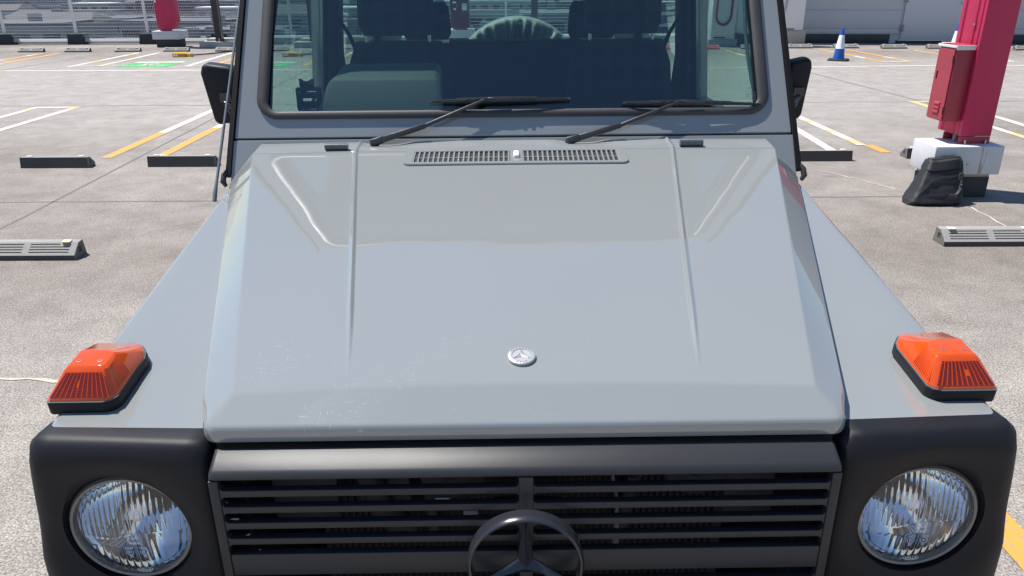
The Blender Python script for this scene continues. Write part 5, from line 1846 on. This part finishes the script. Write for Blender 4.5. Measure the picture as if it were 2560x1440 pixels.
hd.lathe([(0.035, 0), (0.035, 0.03), (0.0001, 0.03)], 16, lambda a, b, d: (door_x1 - 0.06 + a, -0.031 - d, 1.06 + b))
obj('door_handle', hd, STEEL, dd)

# ================================================================== CHARGERS
def charger(x, y, w, base_h, base_m, label, hoses):
    o = empty('charging_unit', (x, y, 0), (0, 0, 0), label, 'charger')
    obj('base', MB().box(-w / 2 - 0.06, w / 2 + 0.08, -0.05, 0.55, 0.0, base_h), base_m, o, bevel=0.01)
    body = obj('cabinet', MB().box(-w / 2, w / 2, 0.0, 0.5, base_h + 0.002, 2.0), CHARGER, o, bevel=0.02)
    obj('front_panel', MB().box(-w / 2 + 0.06, w / 2 - 0.08, -0.012, -0.001, base_h + 0.10, 1.9), CHARGER, body, bevel=0.004)
    obj('vent_slot', MB().box(-w / 2 + 0.08, w / 2 - 0.25, -0.02, -0.013, base_h + 0.03, base_h + 0.055), PLINTH, body)
    if hoses:
        for k, m in ((0, CABLEB), (1, CABLER), (2, CABLER)):
            pts = []
            for i in range(17):
                a = math.pi * (1 + i / 16)
                pts.append((-0.03 + (0.19 + 0.014 * k) * math.cos(a), -0.06 - 0.015 * k, 0.83 + (0.23 + 0.02 * k) * math.sin(a)))
            pts = [(pts[0][0] + 0.02, pts[0][1], 1.6)] + pts + [(pts[-1][0] + 0.02, pts[-1][1], 1.6)]
            obj('cable', MB().tube(pts, 0.016, 8), m, body)
        obj('cable_hook', MB().box(-0.05, 0.05, -0.08, -0.013, 1.55, 1.62), PLINTH, body)
    else:
        pts = [(-w / 2 + 0.18, -0.05, 1.3), (-w / 2 + 0.17, -0.05, 1.0), (-w / 2 + 0.08, -0.04, 0.82), (-w / 2 - 0.04, -0.03, 0.76)]
        obj('conduit', MB().tube(pts, 0.022, 8), mat('conduit_pale', (0.4, 0.38, 0.36), 0.6) if 'conduit_pale' not in bpy.data.materials else bpy.data.materials['conduit_pale'], body)
    return o
charger(5.85, 22.1, 0.66, 0.20, KERB, 'white charging unit with looped black and red cables behind the windscreen', True)
charger(7.66, 22.0, 0.72, 0.42, BEIGE, 'white charging unit on a beige base beside the right car pillar', False)
cb = empty('round_cabinet', (6.55, 22.35, 0), (0, 0, 0), 'rounded pale cabinet seen at the right edge of the windscreen', 'cabinet')
obj('cabinet_body', MB().prism(rrect(-0.26, 0.26, 0.32, 2.0, 0.12, 6), lambda a, b, d: (a, d, b), 0.0, 0.5), CHARGER, cb, bevel=0.03)
obj('cabinet_foot', MB().box(-0.22, 0.22, 0.05, 0.45, 0.0, 0.32), PLINTH, cb, bevel=0.01)
obj('cabinet_handle', MB().tube([(-0.10, -0.04, 1.1), (0.08, -0.04, 1.1)], 0.02, 8).box(-0.1, -0.08, -0.04, 0.0, 1.085, 1.115), PLINTH, cb)

# ================================================================== TOWN BEYOND THE FENCE
random.seed(21)
tones = [mat('render_grey_%s' % n, c, 0.8, var=0.1, vscale=0.4) for n, c in (('mid', (0.20, 0.20, 0.215)), ('warm', (0.27, 0.26, 0.25)), ('cool', (0.15, 0.165, 0.195)), ('dark', (0.07, 0.073, 0.082)), ('pale', (0.36, 0.365, 0.38)))]
ROOFW = mat('white_roof_sheet', (0.78, 0.78, 0.77), 0.6, var=0.05, vscale=0.5)
ROOFG = mat('grey_roof', (0.10, 0.105, 0.118), 0.8, var=0.2, vscale=0.6)
ROOFB = mat('brown_roof', (0.075, 0.07, 0.072), 0.8, var=0.2, vscale=0.6)
WIN = mat('dark_window', (0.02, 0.024, 0.03), 0.2)
WINME = mesh_of(MB().box(-0.5, 0.5, -0.06, 0.02, -0.5, 0.5), WIN, smooth=False)
UNITME = mesh_of(MB().box(-0.5, 0.5, -0.5, 0.5, 0, 1).box(-0.35, 0.35, -0.35, 0.35, 1.0, 1.08), tones[0], smooth=False)
TANKME = mesh_of(MB().lathe([(0.5, 0), (0.5, 0.8), (0.35, 0.95), (0.0001, 1.0)], 12), tones[0])
kinds = {
    'w': ('white roofed low building in the dense town below the deck', 'white roofed buildings below'),
    'g': ('grey flat roofed building in the dense town below the deck', 'grey flat roofed buildings below'),
    'b': ('dark hip roofed house in the dense town below the deck', 'dark roofed houses below'),
}
TONE = {'render_grey_mid': 'mid grey', 'render_grey_warm': 'warm grey', 'render_grey_cool': 'blue grey', 'render_grey_dark': 'charcoal', 'render_grey_pale': 'pale grey'}
def town_building(x, y, w, d, top, k, tone):
    far = 'just below the fence' if y < 75 else 'in the middle of the town' if y < 160 else 'far out in the town'
    col = TONE[tone.name]
    lab = {'w': 'white roofed building with %s walls %s', 'g': 'flat dark roofed building with %s walls %s', 'b': 'hip roofed house with %s walls %s'}[k] % (col, far)
    grp = {'w': 'white roofed', 'g': 'flat dark roofed', 'b': 'hip roofed'}[k] + ' ' + col + ' buildings ' + far
    o = empty('town_building', (x, y, -15), (0, 0, R(random.uniform(-9, 9))), lab, 'building', grp)
    h = top + 15
    body = obj('walls', MB().box(-w / 2, w / 2, 0, d, 0, h), tone, o, smooth=False)
    rm = {'w': ROOFW, 'g': ROOFG, 'b': ROOFB}[k]
    if k == 'b':
        rp = [(-w / 2 - 0.4, h + 0.01), (w / 2 + 0.4, h + 0.01), (w / 2 - 0.5, h + 1.3), (-w / 2 + 0.5, h + 1.3)]
        obj('roof', MB().loft([[(-w / 2 - .4, -.4, h + .01), (w / 2 + .4, -.4, h + .01), (w / 2 + .4, d + .4, h + .01), (-w / 2 - .4, d + .4, h + .01)], [(-w / 2 + 1, d / 2 - .2, h + 1.5), (w / 2 - 1, d / 2 - .2, h + 1.5), (w / 2 - 1, d / 2 + .2, h + 1.5), (-w / 2 + 1, d / 2 + .2, h + 1.5)]]), rm, o, smooth=False)
    else:
        obj('roof', MB().box(-w / 2 - 0.15, w / 2 + 0.15, -0.15, d + 0.15, h + 0.01, h + 0.35), rm, o, smooth=False)
        for _ in range(random.randint(1, 4)):
            s = random.uniform(0.6, 1.6)
            u = link('roof_unit', UNITME if random.random() < 0.93 else TANKME, o, (random.uniform(-w / 2 + 1.5, w / 2 - 1.5), random.uniform(1, d - 1), h + 0.35))
            u.scale = (s, s, s * random.uniform(0.6, 1.1))
    nf = max(1, int((top + 9.5) / 2.9))
    nw = max(2, int(w / 3.2))
    for f in range(nf):
        z = h - 1.7 - f * 2.9
        for i in range(nw):
            if random.random() < 0.12:
                continue
            wn = link('window', WINME, o, (lerp(-w / 2, w / 2, (i + 0.5) / nw), 0, z))
            wn.scale = (w / nw * random.choice((0.5, 0.62, 0.75)), 1, 1.35)
rows_y = [48, 62, 78, 96, 118, 145, 180, 225, 285, 360]
for ri, y in enumerate(rows_y):
    half = y * 0.74 + 5
    x = -half
    lim = y * 0.36
    while x < lim:
        w = random.uniform(7, 15) * (1 + ri * 0.12)
        d = random.uniform(6, 11)
        top = random.uniform(-7.2, -3.6) - (2.6 if ri < 2 else 0) + ri * 0.18
        r = random.random()
        k = 'w' if r < 0.16 else ('b' if r < 0.34 else 'g')
        town_building(x + w / 2, y + random.uniform(0, 5), w, d, top, k, random.choice(tones[:4] + tones[:3]))
        x += w + random.uniform(0.8, 4.5)
